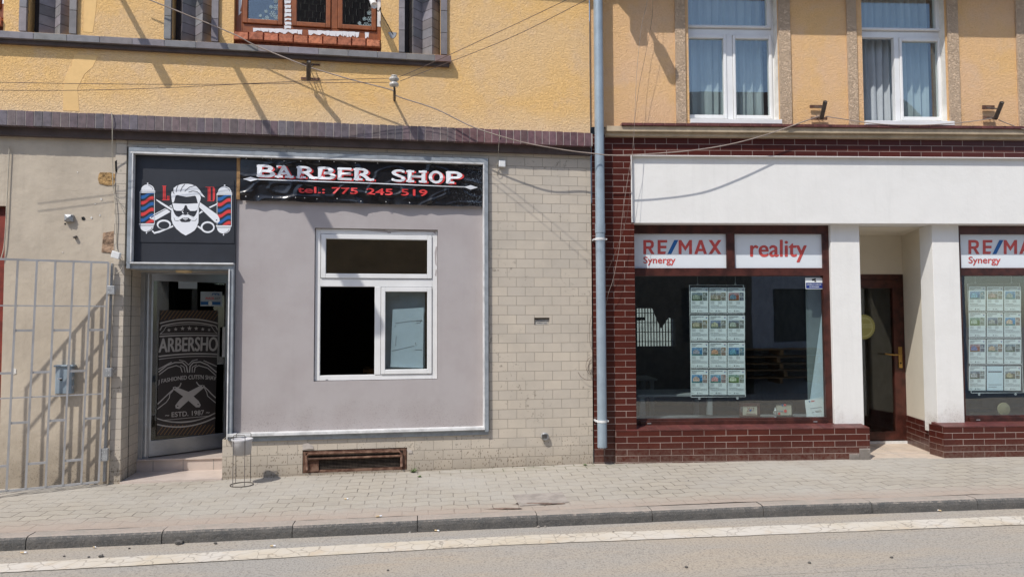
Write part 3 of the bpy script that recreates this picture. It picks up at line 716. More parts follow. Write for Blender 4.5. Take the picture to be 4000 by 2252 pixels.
# ---- door recess: steps, frame, leaf
zt1 = A.at(700, 1790, -.47)[1]; zt0 = A.at(700, 1871, .0)[1]
mb = MB(A); mb.box(up1, ud0-.004, GZ, zt0, -.5, .02, 0); mb.box(up1, ud0-.004, zt0, zt1, -1.2, -.47, 0)
mb.box(up1, ud0-.004, zt1-.012, zt1+.004, -1.2, -.455, 0)
for i, x in enumerate((598, 716, 834)):
    uu = A.at(x, 1815, -.47)[0]; mb.box(uu-.004, uu+.004, zt0, zt1-.013, -.47, -.468, 1)
mb.build('door_steps', [M['step'], M['stepgrout']], hA, bevel=.003)
nd = -.50; uh0 = A.at(549, 1300, nd)[0]; ud1 = A.at(880, 1300, nd)[0]; ztop = A.at(700, 1052, nd)[1]
f = MB(A); f.box(up1, up1+.045, zt1, ztop, nd-.08, nd); f.box(up1+.045, up1+.10, zt1, ztop-.05, nd-.09, nd-.03); f.box(ud0-.06, ud0-.004, zt1, ztop, nd-.08, nd); f.box(up1+.045, ud0-.06, ztop-.05, ztop, nd-.08, nd)
df = f.build('door_frame', M['aludoor'], hA, bevel=.002)
hp = A.P(566, 1500, nd-.04); D = Frame((hp.x, hp.y, 0), 44.7)
lz0 = D.at(560, 1784)[1]; lz1 = D.at(581, 1060)[1]; LW = .95
f = MB(D); ring(f, (0, LW, lz0, lz1), (.065, .07, .17, .10), -.025, .025)
for i in range(11): f.box(.05, LW-.05, lz0+.015+i*.0145, lz0+.024+i*.0145, .025, .031)
leaf = f.build('door_leaf', M['aludoor'], hA, bevel=.002)
MB(D).box(.065, LW-.07, lz0+.17, lz1-.10, -.004, .004).build('door_glass', M['glass_dk'], leaf)
MB(D).box(LW-.11, LW-.085, 1.2, 1.55, .03, .055).build('door_handle', M['aluwhite'], leaf)
# poster on the glass (all marks measured on the leaf)
po = thing('door_poster', D.P(740, 1690, .006), 'black barbershop poster with stars and crossed razors on the half open glass door', 'poster')
nP = .012; q = lambda x, y: (600+x/2.843, 1190+y/2.843)
f = MB(D); f.px([q(75, 58), q(718, 60), q(680, 1440), q(33, 1452)], nP, 0); f.build('backing', M['poster'], po)
f = MB(D)
for k in range(-3, 17):
    x0 = 75+k*42
    for (ya, yb) in ((62, 168), (1330, 1440)):
        xa, xb = x0+(yb-ya)*.75, x0
        xa2 = min(xa, 712 if ya < 500 else 678); 
        if xb > (700 if ya < 500 else 668) or xa2 < 85: continue
        xb2 = max(xb, 78 if ya < 500 else 40)
        y_a = ya+(xa-xa2)/.75; y_b = yb-(xb2-xb)/.75
        if y_b-y_a < 8: continue
        for s in stroke([q(xa2, y_a), q(xb2, y_b)], 2.4): f.px(s, nP+.001)
f.build('gold_hatching', M['posto'], po)
f = MB(D)
def arcp(x0, y0, x1, y1, sag, k=12): return [q(x0+(x1-x0)*i/k, y0+(y1-y0)*i/k-sag*(1-(2*i/k-1)**2)) for i in range(k+1)]
f.px([q(70,170), *arcp(70, 195, 710, 190, 40)[0:0], q(400, 140), q(710, 175), q(712, 330), q(66, 340)], nP+.0015, 0)
for (p, w) in ((arcp(70, 205, 710, 205, 48), 5), (arcp(95, 235, 690, 235, 42), 4), (arcp(140, 240, 640, 235, 22), 2.2), ([q(70, 280), q(95, 235)], 4), ([q(690, 235), q(710, 275)], 4), ([q(70, 325), q(110, 290), q(140, 240)], 2.2), ([q(640, 235), q(675, 290), q(706, 318)], 2.2),
               (arcp(68, 325, 706, 318, 10), 2), (arcp(66, 350, 706, 342, 10), 5), (arcp(58, 572, 702, 548, 16), 5), (arcp(58, 603, 700, 575, 16), 2.5),
               (arcp(55, 745, 385, 748, 0)[0:0] or [q(55, 745), q(150, 670), q(240, 638), q(320, 638), q(365, 680), q(378, 748)], 4.5), ([q(60, 775), q(160, 700), q(250, 672), q(300, 690), q(318, 748)], 3.5), ([q(300, 668), q(338, 690), q(350, 748)], 3),
               ([q(696, 745), q(600, 665), q(520, 632), q(440, 640), q(405, 680), q(398, 748)], 4.5), ([q(690, 780), q(600, 700), q(500, 672), q(462, 690), q(450, 748)], 3.5), ([q(478, 662), q(430, 690), q(428, 748)], 3), ([q(285, 612), q(345, 625), q(388, 665), q(430, 620), q(488, 605)], 3), ([q(55, 712), q(200, 634)], 3.5), ([q(556, 618), q(698, 680)], 3.5),
               ([q(45, 1100), q(160, 990), q(215, 940), q(290, 905), q(305, 868)], 4), ([q(42, 1155), q(140, 1080), q(175, 1030), q(180, 990), q(215, 950)], 3), ([q(475, 855), q(500, 890), q(560, 905), q(600, 940), q(640, 985), q(688, 1030)], 4), ([q(560, 910), q(590, 970), q(600, 1010), q(688, 1085)], 3),
               (arcp(40, 1260, 682, 1200, -70), 4), (arcp(40, 1325, 682, 1250, -60), 5), (arcp(100, 1282, 630, 1232, -35), 2), ([q(100, 1280), q(630, 1230)], 2)):
    for i, s in enumerate(stroke(p, w)): f.px(s, nP+.002+.0002*(i % 3), 1)
for i, x in enumerate((170, 246, 322, 398, 473, 546, 616)):
    cy = (280, 270, 262, 260, 262, 270, 277)[i]; R_ = (22, 23, 25, 28, 24, 22, 19)[i]
    f.px([q(x+R_*(1 if k % 2 == 0 else .42)*math.sin(k*math.pi/5), cy-R_*(1 if k % 2 == 0 else .42)*math.cos(k*math.pi/5)) for k in range(10)], nP+.003, 1)
f.px([q(215, 912), q(240, 905), q(390, 965), q(500, 1065), q(524, 1110), q(512, 1135), q(470, 1135), q(350, 1030), q(215, 935)], nP+.0045, 1)
f.px([q(568, 895), q(540, 885), q(385, 965), q(290, 1050), q(240, 1115), q(245, 1145), q(285, 1155), q(400, 1050), q(560, 918)], nP+.0035, 1)
for (x, y) in ((268, 1123), (494, 1103), (236, 922), (545, 900)): f.px([q(*k) for k in ell(x, y, 8, 8, 8)], nP+.006, 0)
lettering(f, 'ARBERSHO', [q(62, 375), q(712, 358), q(704, 512), q(58, 528)], nP+.003, 1, fat=1.7, arc=.04)
lettering(f, "J FASHIONED CUTS'N SHAV", [q(52, 830), q(695, 790), q(693, 852), q(50, 890)], nP+.003, 1, fat=.5, arc=.5)
lettering(f, '~ ESTD. 1987 ~', [q(128, 1195), q(622, 1160), q(622, 1215), q(128, 1250)], nP+.003, 1, bold=.012)
f.build('printed_marks', [M['poster'], M['postw']], po)
pa = thing('parcel_sticker', D.P(827, 1195, .008), 'small white and blue parcel shop sticker at the top of the door glass', 'sticker')
f = MB(D); f.px([(784, 1138), (868, 1139), (868, 1196), (783, 1195)], .008, thick=.002); f.build('card', M['paperd'], pa)
f = MB(D); f.px([(784, 1177), (861, 1178), (861, 1190), (784, 1189)], .010, 0); f.px(ell(821, 1184, 8, 9, 10), .011, 3)
lettering(f, 'PPL', [(826, 1144), (861, 1144), (861, 1153), (826, 1153)], .010, 0, bold=.02, shear=.3); lettering(f, 'PARCEL', [(802, 1160), (837, 1160), (837, 1169), (802, 1169)], .010, 1, bold=.02, shear=.3); lettering(f, 'SHOP', [(838, 1160), (861, 1160), (861, 1169), (838, 1169)], .010, 2, bold=.02, shear=.3)
f.build('printing', [M['blue'], M['red'], M['ink'], M['paper']], pa)
f = MB(D); f.px([(697, 1086), (770, 1087), (770, 1127), (697, 1126)], .006, thick=.002); tag(f.build('notice_sheet', M['paperd'], None, D.P(733, 1127, .006)), 'blank pale green sheet taped high on the barber door glass', 'notice')
lp = thing('ceiling_lamp', A.P(720, 1045, -.25), 'round yellowed lamp under the soffit over the barber doorway', 'lamp')
f = MB(A); f.lathe(A.P(719, 1062, -.25), [(0, -.012), (.075, -.008), (.085, .01), (.085, .06)], 20); f.build('shade', M['lamp'], lp, smooth=True)

# ---- logo sign over the door
nS = -.012; sg = thing('logo_sign', A.P(715, 1024, nS), 'black square sign with a bearded barber head between two striped poles', 'sign')
r = (fl1, usR, zS1+.004, zT0-.004); MB(A).box(r[0], r[1], r[2], r[3], -.05, nS-.006).build('sign_panel', M['panelblack'], sg)
f = MB(A); f.px([(537, 700), (915, 704), (915, 950), (537, 945)], nS, thick=.004); f.build('logo_foil', M['panelblack'], sg)
q = lambda x, y: (530+x/6.0425, 690+y/6.0417)
f = MB(A); lev = [nS+.0012]
def S(pts, mi=0, up=0): f.px([q(*p) for p in pts], nS+.0012+up*.0009, mi)
def rect(x0, y0, x1, y1): return [(x0, y0), (x1, y0), (x1, y1), (x0, y1)]
for (dx, dy) in ((0, 0), (1817, 45)):
    T = lambda pts: [(x+dx, y+dy) for x, y in pts]
    S(T(ell(283, 160, 18, 20, 10))); S(T([(123, 318), *ell(283, 318, 158, 135, 14, 180, 360)])); S(T(rect(108, 322, 456, 346))); S(T(rect(92, 355, 460, 383)))
    S(T(rect(98, 383, 108, 1100))); S(T(rect(436, 383, 448, 1100)))
    S(T(rect(78, 1103, 446, 1130))); S(T(rect(95, 1138, 430, 1158))); S(T([*ell(262, 1166, 158, 130, 14, 0, 180)])); S(T(ell(256, 1325, 16, 18, 10)))
    S(T(rect(276, 165, 290, 200))); S(T(rect(250, 1285, 264, 1320)))
    for s in stroke([q(x+dx, y+dy) for x, y in ((300, 205), (350, 225), (390, 260), (408, 300))], 1.6): f.px(s, nS+.0022, 3)
    for s in stroke([q(x+dx, y+dy) for x, y in ((280, 1278), (340, 1262), (375, 1225), (388, 1190))], 1.6): f.px(s, nS+.0022, 3)
    def wav(x, yl): t_ = (x-118)/307; return yl-105*(t_*t_*(3-2*t_))+22*math.sin(t_*math.pi*2)*.6
    for yl, mi in ((480, 2), (612, 1), (748, 2), (882, 1), (1020, 2), (1150, 1)):
        top = [(x, max(388, wav(x, yl)-40)) for x in range(118, 426, 28)]+[(425, max(388, wav(425, yl)-40))]
        bot = [(x, min(1094, wav(x, yl)+40)) for x in range(118, 426, 28)]+[(425, min(1094, wav(425, yl)+40))]
        pts = [(x, y) for x, y in top if y < 1094]; k = len(top)-len(pts)
        if len(pts) > 2: S(T(pts+bot[k:][::-1]), mi)
S([(625, 213), (722, 213), (722, 226), (625, 226)], 1); S(rect(643, 226, 668, 541), 1); S(rect(677, 226, 708, 541), 1); S(rect(622, 541, 797, 556), 1); S([(738, 455), (760, 448), (760, 541), (738, 541)], 1); S([(770, 455), (797, 452), (797, 541), (770, 541)], 1)
S(rect(1650, 240, 1850, 250), 1); S(rect(1702, 250, 1722, 565), 1); S(rect(1732, 250, 1768, 565), 1); S([(1820, 250), (1850, 250), (1872, 290), (1875, 400), (1868, 530), (1848, 565), (1820, 565)], 1); S(rect(1688, 565, 1850, 577), 1)
S([(320, 960), (430, 885), (705, 742), (716, 757), (440, 900), (362, 955), (372, 1000), (340, 985)]); S([(362, 985), (440, 925), (735, 760), (822, 828), (480, 1022), (440, 1030), (388, 1012)])
S([(472, 525), (545, 562), (848, 745), (845, 802), (600, 645), (492, 562)], 0, 1); S([(795, 690), (850, 662), (855, 722), (800, 700)])
S([(1515, 600), (1570, 640), (1930, 895), (1978, 985), (1982, 1050), (1935, 1092), (1870, 1075), (1495, 715)], 0, 1); S(ell(1909, 1022, 15, 15, 10), 3, 3)
S([(1950, 605), (1870, 650), (1725, 715), (1755, 740), (1905, 668)]); S([(1500, 845), (1560, 800), (1592, 828), (1500, 885)])
S(ell(665, 1125, 168, 114, 24), 0, 1); S(ell(665, 1142, 130, 88, 24), 3, 2); S([(835, 1165), (880, 1145), (888, 1182), (560, 1320), (440, 1347), (385, 1290), (385, 1265), (410, 1268), (440, 1305), (560, 1272), (700, 1225)], 0, 0)
S(ell(1700, 1190, 165, 138, 24), 0, 1); S(ell(1702, 1190, 126, 95, 24), 3, 2); S([(1465, 1150), (1545, 1195), (1600, 1290), (1720, 1328), (1640, 1310), (1455, 1185)], 0, 0)
S([(865, 335), (890, 395), (895, 270), (960, 220), (1060, 182), (1130, 170), (1230, 168), (1330, 185), (1440, 235), (1500, 300), (1560, 390), (1640, 490), (1580, 470), (1520, 425), (1538, 500), (1522, 570), (1495, 640), (1465, 620), (1440, 520), (1418, 460), (1390, 450), (1300, 465), (1200, 475), (1100, 460), (980, 432), (945, 445), (930, 490), (915, 560), (890, 615), (862, 610), (850, 540), (838, 430), (848, 360)], 0, 2)
for p, w in (([(1160, 180), (1095, 250), (1055, 350)], 2.2), ([(1000, 210), (965, 280), (958, 360)], 2), ([(1390, 215), (1260, 250), (1155, 345)], 2), ([(1250, 362), (1350, 338), (1450, 355), (1535, 440)], 2), ([(880, 370), (915, 400)], 2)):
    for s in stroke([q(*k) for k in p], w): f.px(s, nS+.0045, 3)
S([(858, 700), (885, 790), (920, 880), (960, 930), (1005, 948), (1060, 930), (1110, 890), (1170, 908), (1240, 890), (1310, 920), (1360, 950), (1400, 925), (1440, 850), (1470, 700), (1494, 720), (1488, 900), (1480, 1080), (1435, 1200), (1390, 1265), (1300, 1325), (1180, 1387), (1080, 1330), (960, 1230), (880, 1120), (840, 1000), (838, 850)], 0, 2)
S([(1030, 1020), (1110, 962), (1180, 975), (1240, 960), (1315, 1020), (1270, 1062), (1180, 1072), (1080, 1066)], 3, 3)
ms = [(905, 955), (935, 990), (985, 975), (1060, 925), (1110, 888), (1172, 908), (1240, 888), (1310, 930), (1370, 985), (1445, 985), (1400, 1035), (1320, 1030), (1250, 972), (1180, 965), (1100, 975), (1010, 1038), (930, 1030)]
S([(1175+(x-1175)*1.03, 962+(y-962)*1.12) for x, y in ms], 3, 3); S(ms, 0, 4); S([(1108, 985), (1240, 985), (1220, 1002), (1130, 1002)], 0, 5); S([(1138, 1018), (1215, 1018), (1175, 1032)], 0, 5)
S([(865, 625), (1180, 642), (1490, 625), (1485, 690), (1460, 780), (1400, 808), (1290, 808), (1230, 750), (1205, 680), (1165, 670), (1140, 740), (1080, 805), (960, 805), (900, 770), (880, 690)], 0, 5)
S([(1140, 755), (1110, 830), (1145, 868), (1108, 865), (1090, 830)], 0, 4); S([(1215, 855), (1238, 850), (1240, 868), (1215, 872)], 0, 4)
f.build('logo_print', [M['wht'], M['red'], M['blue'], M['panelblack']], sg)

# ---- banner
def vinyl():
    m, t, bs = nt('wrinkled_black_vinyl'); v = coords(t)
    st = N(t, 'ShaderNodeMapping', {0: v}); st.inputs[2].default_value = (0, math.radians(24), 0); st.inputs[3].default_value = (1.1, 1, 5.5)
    w = noi(t, st.outputs[0], 3.2, 5, .55, 1.4)
    rg = N(t, 'ShaderNodeMath', {0: N(t, 'ShaderNodeMath', {0: w, 1: .5}, operation='SUBTRACT').outputs[0]}, operation='ABSOLUTE').outputs[0]
    h = ramp(t, rg, 0, .05)
    g = N(t, 'ShaderNodeSeparateXYZ', {0: v}).outputs[0]
    scr = N(t, 'ShaderNodeMath', {0: ramp(t, noi(t, v, 55, 4, .75, 1.), .56, .64, 0, .5), 1: ramp(t, g, .95, 1.25)}, operation='MULTIPLY').outputs[0]
    base = mix(t, scr, (.008, .008, .010), (.30, .36, .42))
    t.links.new(base, bs.inputs['Base Color']); bs.inputs['Roughness'].default_value = .24; bs.inputs['Specular IOR Level'].default_value = .7
    bump(t, bs, noi(t, v, 12, 2, .5, .6), .12, .01); return m
bn = thing('shop_banner', A.P(1410, 800, 0), 'long wrinkled black vinyl banner reading barber shop with a red phone number', 'banner')
bTL, bTR, bBR, bBL = [Vector(A.at(x, y, -.01)) for x, y in ((939, 607), (1887, 640), (1882, 808), (939, 783))]
def bd(u, z):
    a = noise.noise((u*1.3-z*2.6, z*4+u*1.2, 8)); b = noise.noise((u*2.2+z*4.2, z*6-u*1.6, 3))
    return .008*noise.noise((u*1.6, z*3, 2))+.010*max(0, 1-abs(a)*9)+.007*max(0, 1-abs(b)*10)
f = MB(A); NX, NY = 300, 40; V = []
for i in range(NX+1):
    for j in range(NY+1):
        a, b = i/NX, j/NY; p = bBL.lerp(bBR, a).lerp(bTL.lerp(bTR, a), b)
        ed = (1-b)**6; zz = p.y+ed*(.012*noise.noise((p.x*2.5, 0, 0))+.006*noise.noise((p.x*9, 4, 0)))
        V.append(A.p(p.x, zz, .0+bd(p.x, p.y)+ed*.03*noise.noise((p.x*4, 1, 1))))
f.add(V, [(i*(NY+1)+j, (i+1)*(NY+1)+j, (i+1)*(NY+1)+j+1, i*(NY+1)+j+1) for i in range(NX) for j in range(NY)])
f.build('vinyl_sheet', vinyl(), bn, smooth=True)
LET = [('B', 1003, 1077), ('A', 1077, 1143), ('R', 1160, 1236), ('B', 1241, 1313), ('E', 1318, 1376), ('R', 1383, 1457), ('S', 1528, 1586), ('H', 1590, 1664), ('O', 1674, 1732), ('P', 1742, 1807)]
def topb(x): return 644+(x-1003)*(672-644)/800, 690+(x-1003)*(718-690)/800
serif = {'B': [(0, .42, 0), (0, .42, 1)], 'A': [(-.06, .42, 0), (.55, 1.06, 0), (.05, .6, 1)], 'R': [(-.02, .45, 0), (.62, 1.06, 0), (-.02, .4, 1)], 'E': [(0, .4, 0), (0, .4, 1)], 'S': [], 'H': [(-.04, .38, 0), (.62, 1.04, 0), (-.04, .38, 1), (.62, 1.04, 1)], 'O': [], 'P': [(0, .5, 0), (0, .4, 1)]}
for part, dx, dy, mi, nn in (('letter_shadow', 7, 3.5, 0, .018), ('lettering', 0, 0, 0, .022)):
    f = MB(A)
    for ch, xa, xb in LET:
        if ch == 'S':
            f.build(part, M['red'] if part != 'lettering' else M['wht'], bn); f = MB(A)
        t0, b0 = topb(xa); t1, b1 = topb(xb); ins = 5 if serif[ch] and ch != 'O' else 0
        P_ = lambda a, b: (xa+(xb-xa)*a+dx, (b0+(b1-b0)*a)*(1-b)+(t0+(t1-t0)*a)*b+dy)
        lettering(f, ch, [P_(.06, 1), P_(.94, 1), P_(.94, 0), P_(.06, 0)], nn, 0, fat={'H': 2.2, 'E': 2.2, 'S': 2.4}.get(ch, 3.), disp=bd)
        for s0, s1, k in serif[ch]:
            y0, y1 = (0, .17) if k == 0 else (.83, 1)
            qd = [P_(s0, y1), P_(s1, y1), P_(s1, y0), P_(s0, y0)]; uvp = [A.at(*p, nn) for p in qd]
            f.add([A.p(u_, z_, nn+.0008+bd(u_, z_)) for u_, z_ in uvp], [(0, 1, 2, 3)])
    f.build(part, M['red'] if part != 'lettering' else M['wht'], bn); f = MB(A)
    if part == 'lettering':
        for pth in ([(1005, 701), (1200, 708), (1400, 714), (1600, 722), (1820, 731)],):
            for s in stroke(pth, 3.6):
                uvp = [A.at(*p, .011) for p in s]; f.add([A.p(u_, z_, .020+bd(u_, z_)) for u_, z_ in uvp], [(0, 1, 2, 3)])
        for dmd in ([(950, 700), (980, 692), (1012, 701), (980, 709)], [(1812, 731), (1838, 724), (1866, 733), (1838, 741)]):
            uvp = [A.at(*p, .011) for p in dmd]; f.add([A.p(u_, z_, .021+bd(u_, z_)) for u_, z_ in uvp], [(0, 1, 2, 3)])
        f.build('arrow_line', M['wht'], bn)
for s, xa, xb in (('tel.:', 1163, 1268), ('775', 1297, 1397), ('245', 1433, 1533), ('519', 1568, 1668)):
    f = MB(A); ya = lambda x: 729+(x-1163)*.024; yb = lambda x: 752+(x-1163)*.027
    lettering(f, s, [(xa, ya(xa)), (xb, ya(xb)), (xb, yb(xb)), (xa, yb(xa))], .018, 0, fat=1.5, disp=bd)
    f.build('phone_number', M['red'], bn)
f = MB(A)
for x, y in ((962, 618), (1026, 618), (1061, 621), (1110, 629), (1175, 630), (1248, 631), (1305, 632), (1388, 637), (1475, 637), (960, 767), (1010, 768), (1065, 771), (1155, 772), (1190, 773), (1096, 771), (1238, 777), (1317, 776), (1410, 786), (1508, 788), (1600, 792)):
    u_, z_ = A.at(x, y, .012); f.lathe(A.p(u_, z_, .012+bd(u_, z_)), [(.006, 0), (.004, .003), (0, .004)], 8, axis='n')
f.each('staple', M['aluwhite'], bn)

# ---- brown upper window (the second, mostly outside the picture, is its copy)
def oak_window(du):
    n = -.06
    def X(x, y): return A.at(x, y, n)[0]+du
    zb = A.at(1200, 140, n)[1]; zsash = A.at(1200, 106, n)[1]
    f = MB(A); u0, u1 = WIN[0]+du+.002, WIN[1]+du-.002
    f.box(u0, u0+.075, zb, 5.58, n-.07, n); f.box(u1-.05, u1, zb, 5.58, n-.07, n); f.box(u0+.075, u1-.05, zb, zsash-.004, n-.07, n)
    m1, m2 = X(1106, 60), X(1140, 60); f.box(m1, m2, zsash-.004, 5.58, n-.07, n); m3, m4 = X(1293, 60), X(1319, 60); f.box(m3, m4, zsash-.004, 5.58, n-.07, n+.004)
    w = f.build('oak_window', M['brownframe'], hA, bevel=.004)
    for a, b in ((u0+.078, m1-.003), (m2+.003, m3-.003), (m4+.003, u1-.053)):
        f = MB(A); ring(f, (a, b, zsash, 5.57), .05, n-.05, n+.018); f.build('sash', M['brownframe'], w, bevel=.006)
        pane_m(A, w, (a+.05, b-.05, zsash+.05, 5.52), n-.012, M['glass'])
    # scraps of protective film
    f = MB(A)
    def Q(pts, nn): f.flat([(A.at(x, y, nn)[0]+du, A.at(x, y, nn)[1]) for x, y in pts], nn)
    x = 988
    while x < 1428:
        wd = 10+rnd()*26; yt = 107+(x-988)*.042; yb_ = 126+(x-988)*.058
        if rnd() < .86:
            k = rnd(); Q([(x, yt+rnd()*3), (x+wd, yt+.042*wd+rnd()*3), (x+wd-3*rnd(), yb_-rnd()*8*k), (x+wd*.6, yb_-rnd()*10), (x+wd*.3, yb_-rnd()*3), (x+1, yb_-rnd()*9)], n+.003)
        x += wd*.97
    y = -40
    while y < 108: 
        h = 9+rnd()*5; Q([(1110+rnd()*3, y), (1138-rnd()*2, y+1), (1139-rnd()*6, y+h), (1124, y+h-rnd()*5), (1110+rnd()*5, y+h+2)], n+.003); y += h+2+rnd()*4
    Q([(1474, 0), (1487, 0), (1487, 105), (1473, 104)], n+.002); Q([(933, -40), (948, -40), (944, 18), (938, 44), (944, 48), (932, 62)], n+.002)
    f.each('film_scrap', M['foam'], w)
    # frost stickers in the lower corners of two panes
    for (cx, cy, kx) in ((1065, 0, 1), (1430, 40, 1)):
        f = MB(A)
        for (ox, oy, r_) in ((0, 55, 13), (-22, 70, 9), (14, 30, 12), (-6, 28, 8), (12, 5, 9), (-38, 78, 7), (14, 68, 10), (-12, 88 if cx < 1200 else 66, 8), (-48, 62, 6), (-26, 45, 7)):
            X_, Y_ = cx+ox, cy+oy+(0 if cx < 1200 else 6)
            if Y_+r_ > (92 if cx < 1200 else 112): Y_ = (92 if cx < 1200 else 112)-r_
            for k in range(3):
                a = math.radians(60*k+17*ox); s = stroke([(X_-r_*math.cos(a), Y_-r_*math.sin(a)), (X_+r_*math.cos(a), Y_+r_*math.sin(a))], 1.5)[0]; Q(s, n-.0095+.0004*k)
            for k in range(6):
                a = math.radians(60*k+17*ox); ex, ey = X_+r_*.55*math.cos(a), Y_+r_*.55*math.sin(a)
                for b_ in (-.9, .9): Q(stroke([(ex, ey), (ex+r_*.4*math.cos(a+b_), ey+r_*.4*math.sin(a+b_))], 1.2)[0], n-.0085+.0002*k)
        f.build('frost_sticker', M['frost'], w)
    # raw orange sill bricks
    f = MB(A); ub = WIN[0]+du+.004; L_ = (WIN[1]-WIN[0]-.008)/10
    za_, zb_ = A.at(1200, 142, 0)[1], A.at(1200, 170, 0)[1]
    for i in range(10): f.box(ub+i*L_+.006, ub+(i+1)*L_-.008, zb_+(rnd()-.5)*.008, za_+(rnd()-.5)*.006, -.14, .018+rnd()*.012, col=tone((1, 1, 1), .18))
    f.box(ub, ub+10*L_, WIN[2]-.0, zb_-.004, -.14, -.03, col=(.5, .4, .4)); f.box(ub, ub+10*L_, zb_-.003, za_-.02, -.14, .005, col=(.8, .75, .7))
    f.build('sill_bricks', M['orange'], hA, bevel=.004)
    return w
oak_window(0); oak_window(du)
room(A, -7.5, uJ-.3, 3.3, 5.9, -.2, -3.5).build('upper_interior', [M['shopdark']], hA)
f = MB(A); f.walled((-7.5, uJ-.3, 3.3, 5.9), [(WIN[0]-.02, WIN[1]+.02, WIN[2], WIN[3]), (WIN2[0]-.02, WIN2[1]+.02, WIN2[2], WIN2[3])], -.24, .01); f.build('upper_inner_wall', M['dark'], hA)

# ---- cellar grate
gr = thing('cellar_grate', A.p(GR[0], GR[2], 0), 'rusty framed wire mesh grate low in the tiled wall under the grey board', 'grate')
f = MB(A); ring(f, (GR[0]+.005, GR[1]-.005, GR[2], GR[3]-.01), (.03, .04, .03, .025), -.06, .0); f.build('outer_frame', M['rust'], gr, bevel=.004)
gz0 = GR[2]
f = MB(A); f.tube([A.p(GR[0]+.05, gz0+.04, .02), A.p(GR[0]+.045, GR[3]-.055, .02), A.p(GR[0]+.065, GR[3]-.035, .02), A.p(GR[1]-.09, GR[3]-.035, .02), A.p(GR[1]-.06, GR[3]-.06, .02), A.p(GR[1]-.06, gz0+.04, .02)], .014); f.tube([A.p(GR[0]+.05, GR[3]-.088, .022), A.p(GR[1]-.06, GR[3]-.085, .022)], .012); f.build('bar_frame', M['rust'], gr, smooth=True)
f = MB(A); k = 0
uu = GR[0]+.03
while uu < GR[1]-.04: f.box(uu, uu+.004, gz0+.02, GR[3]-.03, -.012, -.008); uu += .0155
zz = gz0+.025
while zz < GR[3]-.03: f.box(GR[0]+.03, GR[1]-.04, zz, zz+.004, -.008, -.004); zz += .0155
f.build('wire_mesh', M['rustdark'], gr)
f = MB(A); f.box(GR[0]+.035, GR[0]+.17, gz0+.015, gz0+.16, -.003, .008); f.build('lock_plate', M['rust'], gr, bevel=.004)
MB(A).box(GR[0], GR[1], GR[2], GR[3], -.3, -.2).build('cellar_back', M['dark'], gr)

f = MB(A)
f.px(blob([(1180, 1733), (1200, 1728), (1222, 1738), (1224, 1752), (1205, 1752), (1182, 1756)], 4), .012, thick=.010); f.px(blob([(1590, 1755), (1610, 1756), (1611, 1768), (1596, 1770)], 3), .010, thick=.008)
f.each('broken_mortar', M['mortar'], gr)
# ---- fixtures on wall A
f = MB(A); r = A.R(2089, 1247, 2146, 1267, -.02); f.box(r[0], r[1], r[2], r[3], -.026, -.02, 0)
lettering(f, 'UPOZORNENI NA VODU', [(2093, 1248), (2143, 1249), (2143, 1256), (2093, 1255)], -.018, 1, bold=.02); lettering(f, 'PREMISENI U MISTA', [(2098, 1258), (2138, 1259), (2138, 1265), (2098, 1264)], -.018, 1, bold=.02)
tag(f.build('enamel_plate', [M['porcelain'], M['ink']], None, A.P(2117, 1268, -.02)), 'tiny enamel plate with black text set in a niche of the beige tiles', 'plate')
vt = thing('round_vent', A.P(2127, 1702, .01), 'small round slotted vent cap on the beige tiles near the downpipe foot', 'vent')
f = MB(A); f.lathe(A.P(2127, 1702, .004), [(.043, 0), (.043, .035), (.036, .045), (0, .046)], 24, axis='n'); f.build('cap', M['galv'], vt, smooth=False)
f = MB(A); u_, z_ = A.at(2127, 1702, .05)
for k in (-.016, 0, .016): f.box(u_-.03, u_+.03, z_+k-.004, z_+k+.004, .046, .056)
f.each('louvre', M['iron'], vt)

jb = thing('junction_box', A.P(1963, 640, .02), 'small white square junction box with a looped cable on beige tiles', 'junction box')
r = A.R(1949, 625, 1975, 652, .045); MB(A).box(r[0], r[1], r[2], r[3], .003, .045).build('casing', M['white'], jb, bevel=.008)
f = MB(A); f.tube([A.P(x, y, n) for x, y, n in ((1950, 500, .14), (1952, 530, .145), (1948, 570, .10), (1946, 605, .03), (1945, 635, .03), (1938, 650, .03), (1935, 665, .03), (1942, 678, .03), (1952, 675, .03), (1955, 662, .03), (1952, 650, .025))], .0035, 6)
f.build('cable', M['wirecream'], jb, smooth=True)
jb = thing('junction_box', A.P(265, 850, .02), 'grey square junction box beside a drilled hole on the grey plaster', 'junction box')
r = A.R(249, 836, 281, 864, .05); f = MB(A); f.box(r[0], r[1], r[2], r[3], 0, .035)
cu_, cz_ = (r[0]+r[1])/2, (r[2]+r[3])/2; f.add([A.p(r[0]+.004, r[2]+.004, .035), A.p(r[1]-.004, r[2]+.004, .035), A.p(r[1]-.004, r[3]-.004, .035), A.p(r[0]+.004, r[3]-.004, .035), A.p(cu_, cz_, .06)], [(0, 1, 4), (1, 2, 4), (2, 3, 4), (3, 0, 4)])
f.build('casing', M['galv'], jb, bevel=.003)
f = MB(A)
for dx_, dz_ in ((.015, .03), (-.015, -.03)): f.lathe(A.p(cu_+dx_*2, cz_+dz_*.9, .04), [(.006, 0), (.006, .004), (0, .005)], 8, axis='n')
f.each('screw', M['iron'], jb)
jb = thing('wall_lamp', A.P(453, 992, .06), 'tilted flat white wall lamp with dangling cables at the top of the gate post', 'lamp')
f = MB(A); f.px([(437, 977), (469, 987), (463, 1013), (431, 1004)], .10, thick=.05); f.build('casing', M['white'], jb, bevel=.006)
f = MB(A); f.tube([A.P(x, y, n) for x, y, n in ((466, 1005, .08), (476, 1022, .07), (479, 1042, .06), (470, 1058, .06), (455, 1068, .06))], .0045, 6); f.build('cable', M['wirecream'], jb, smooth=True)
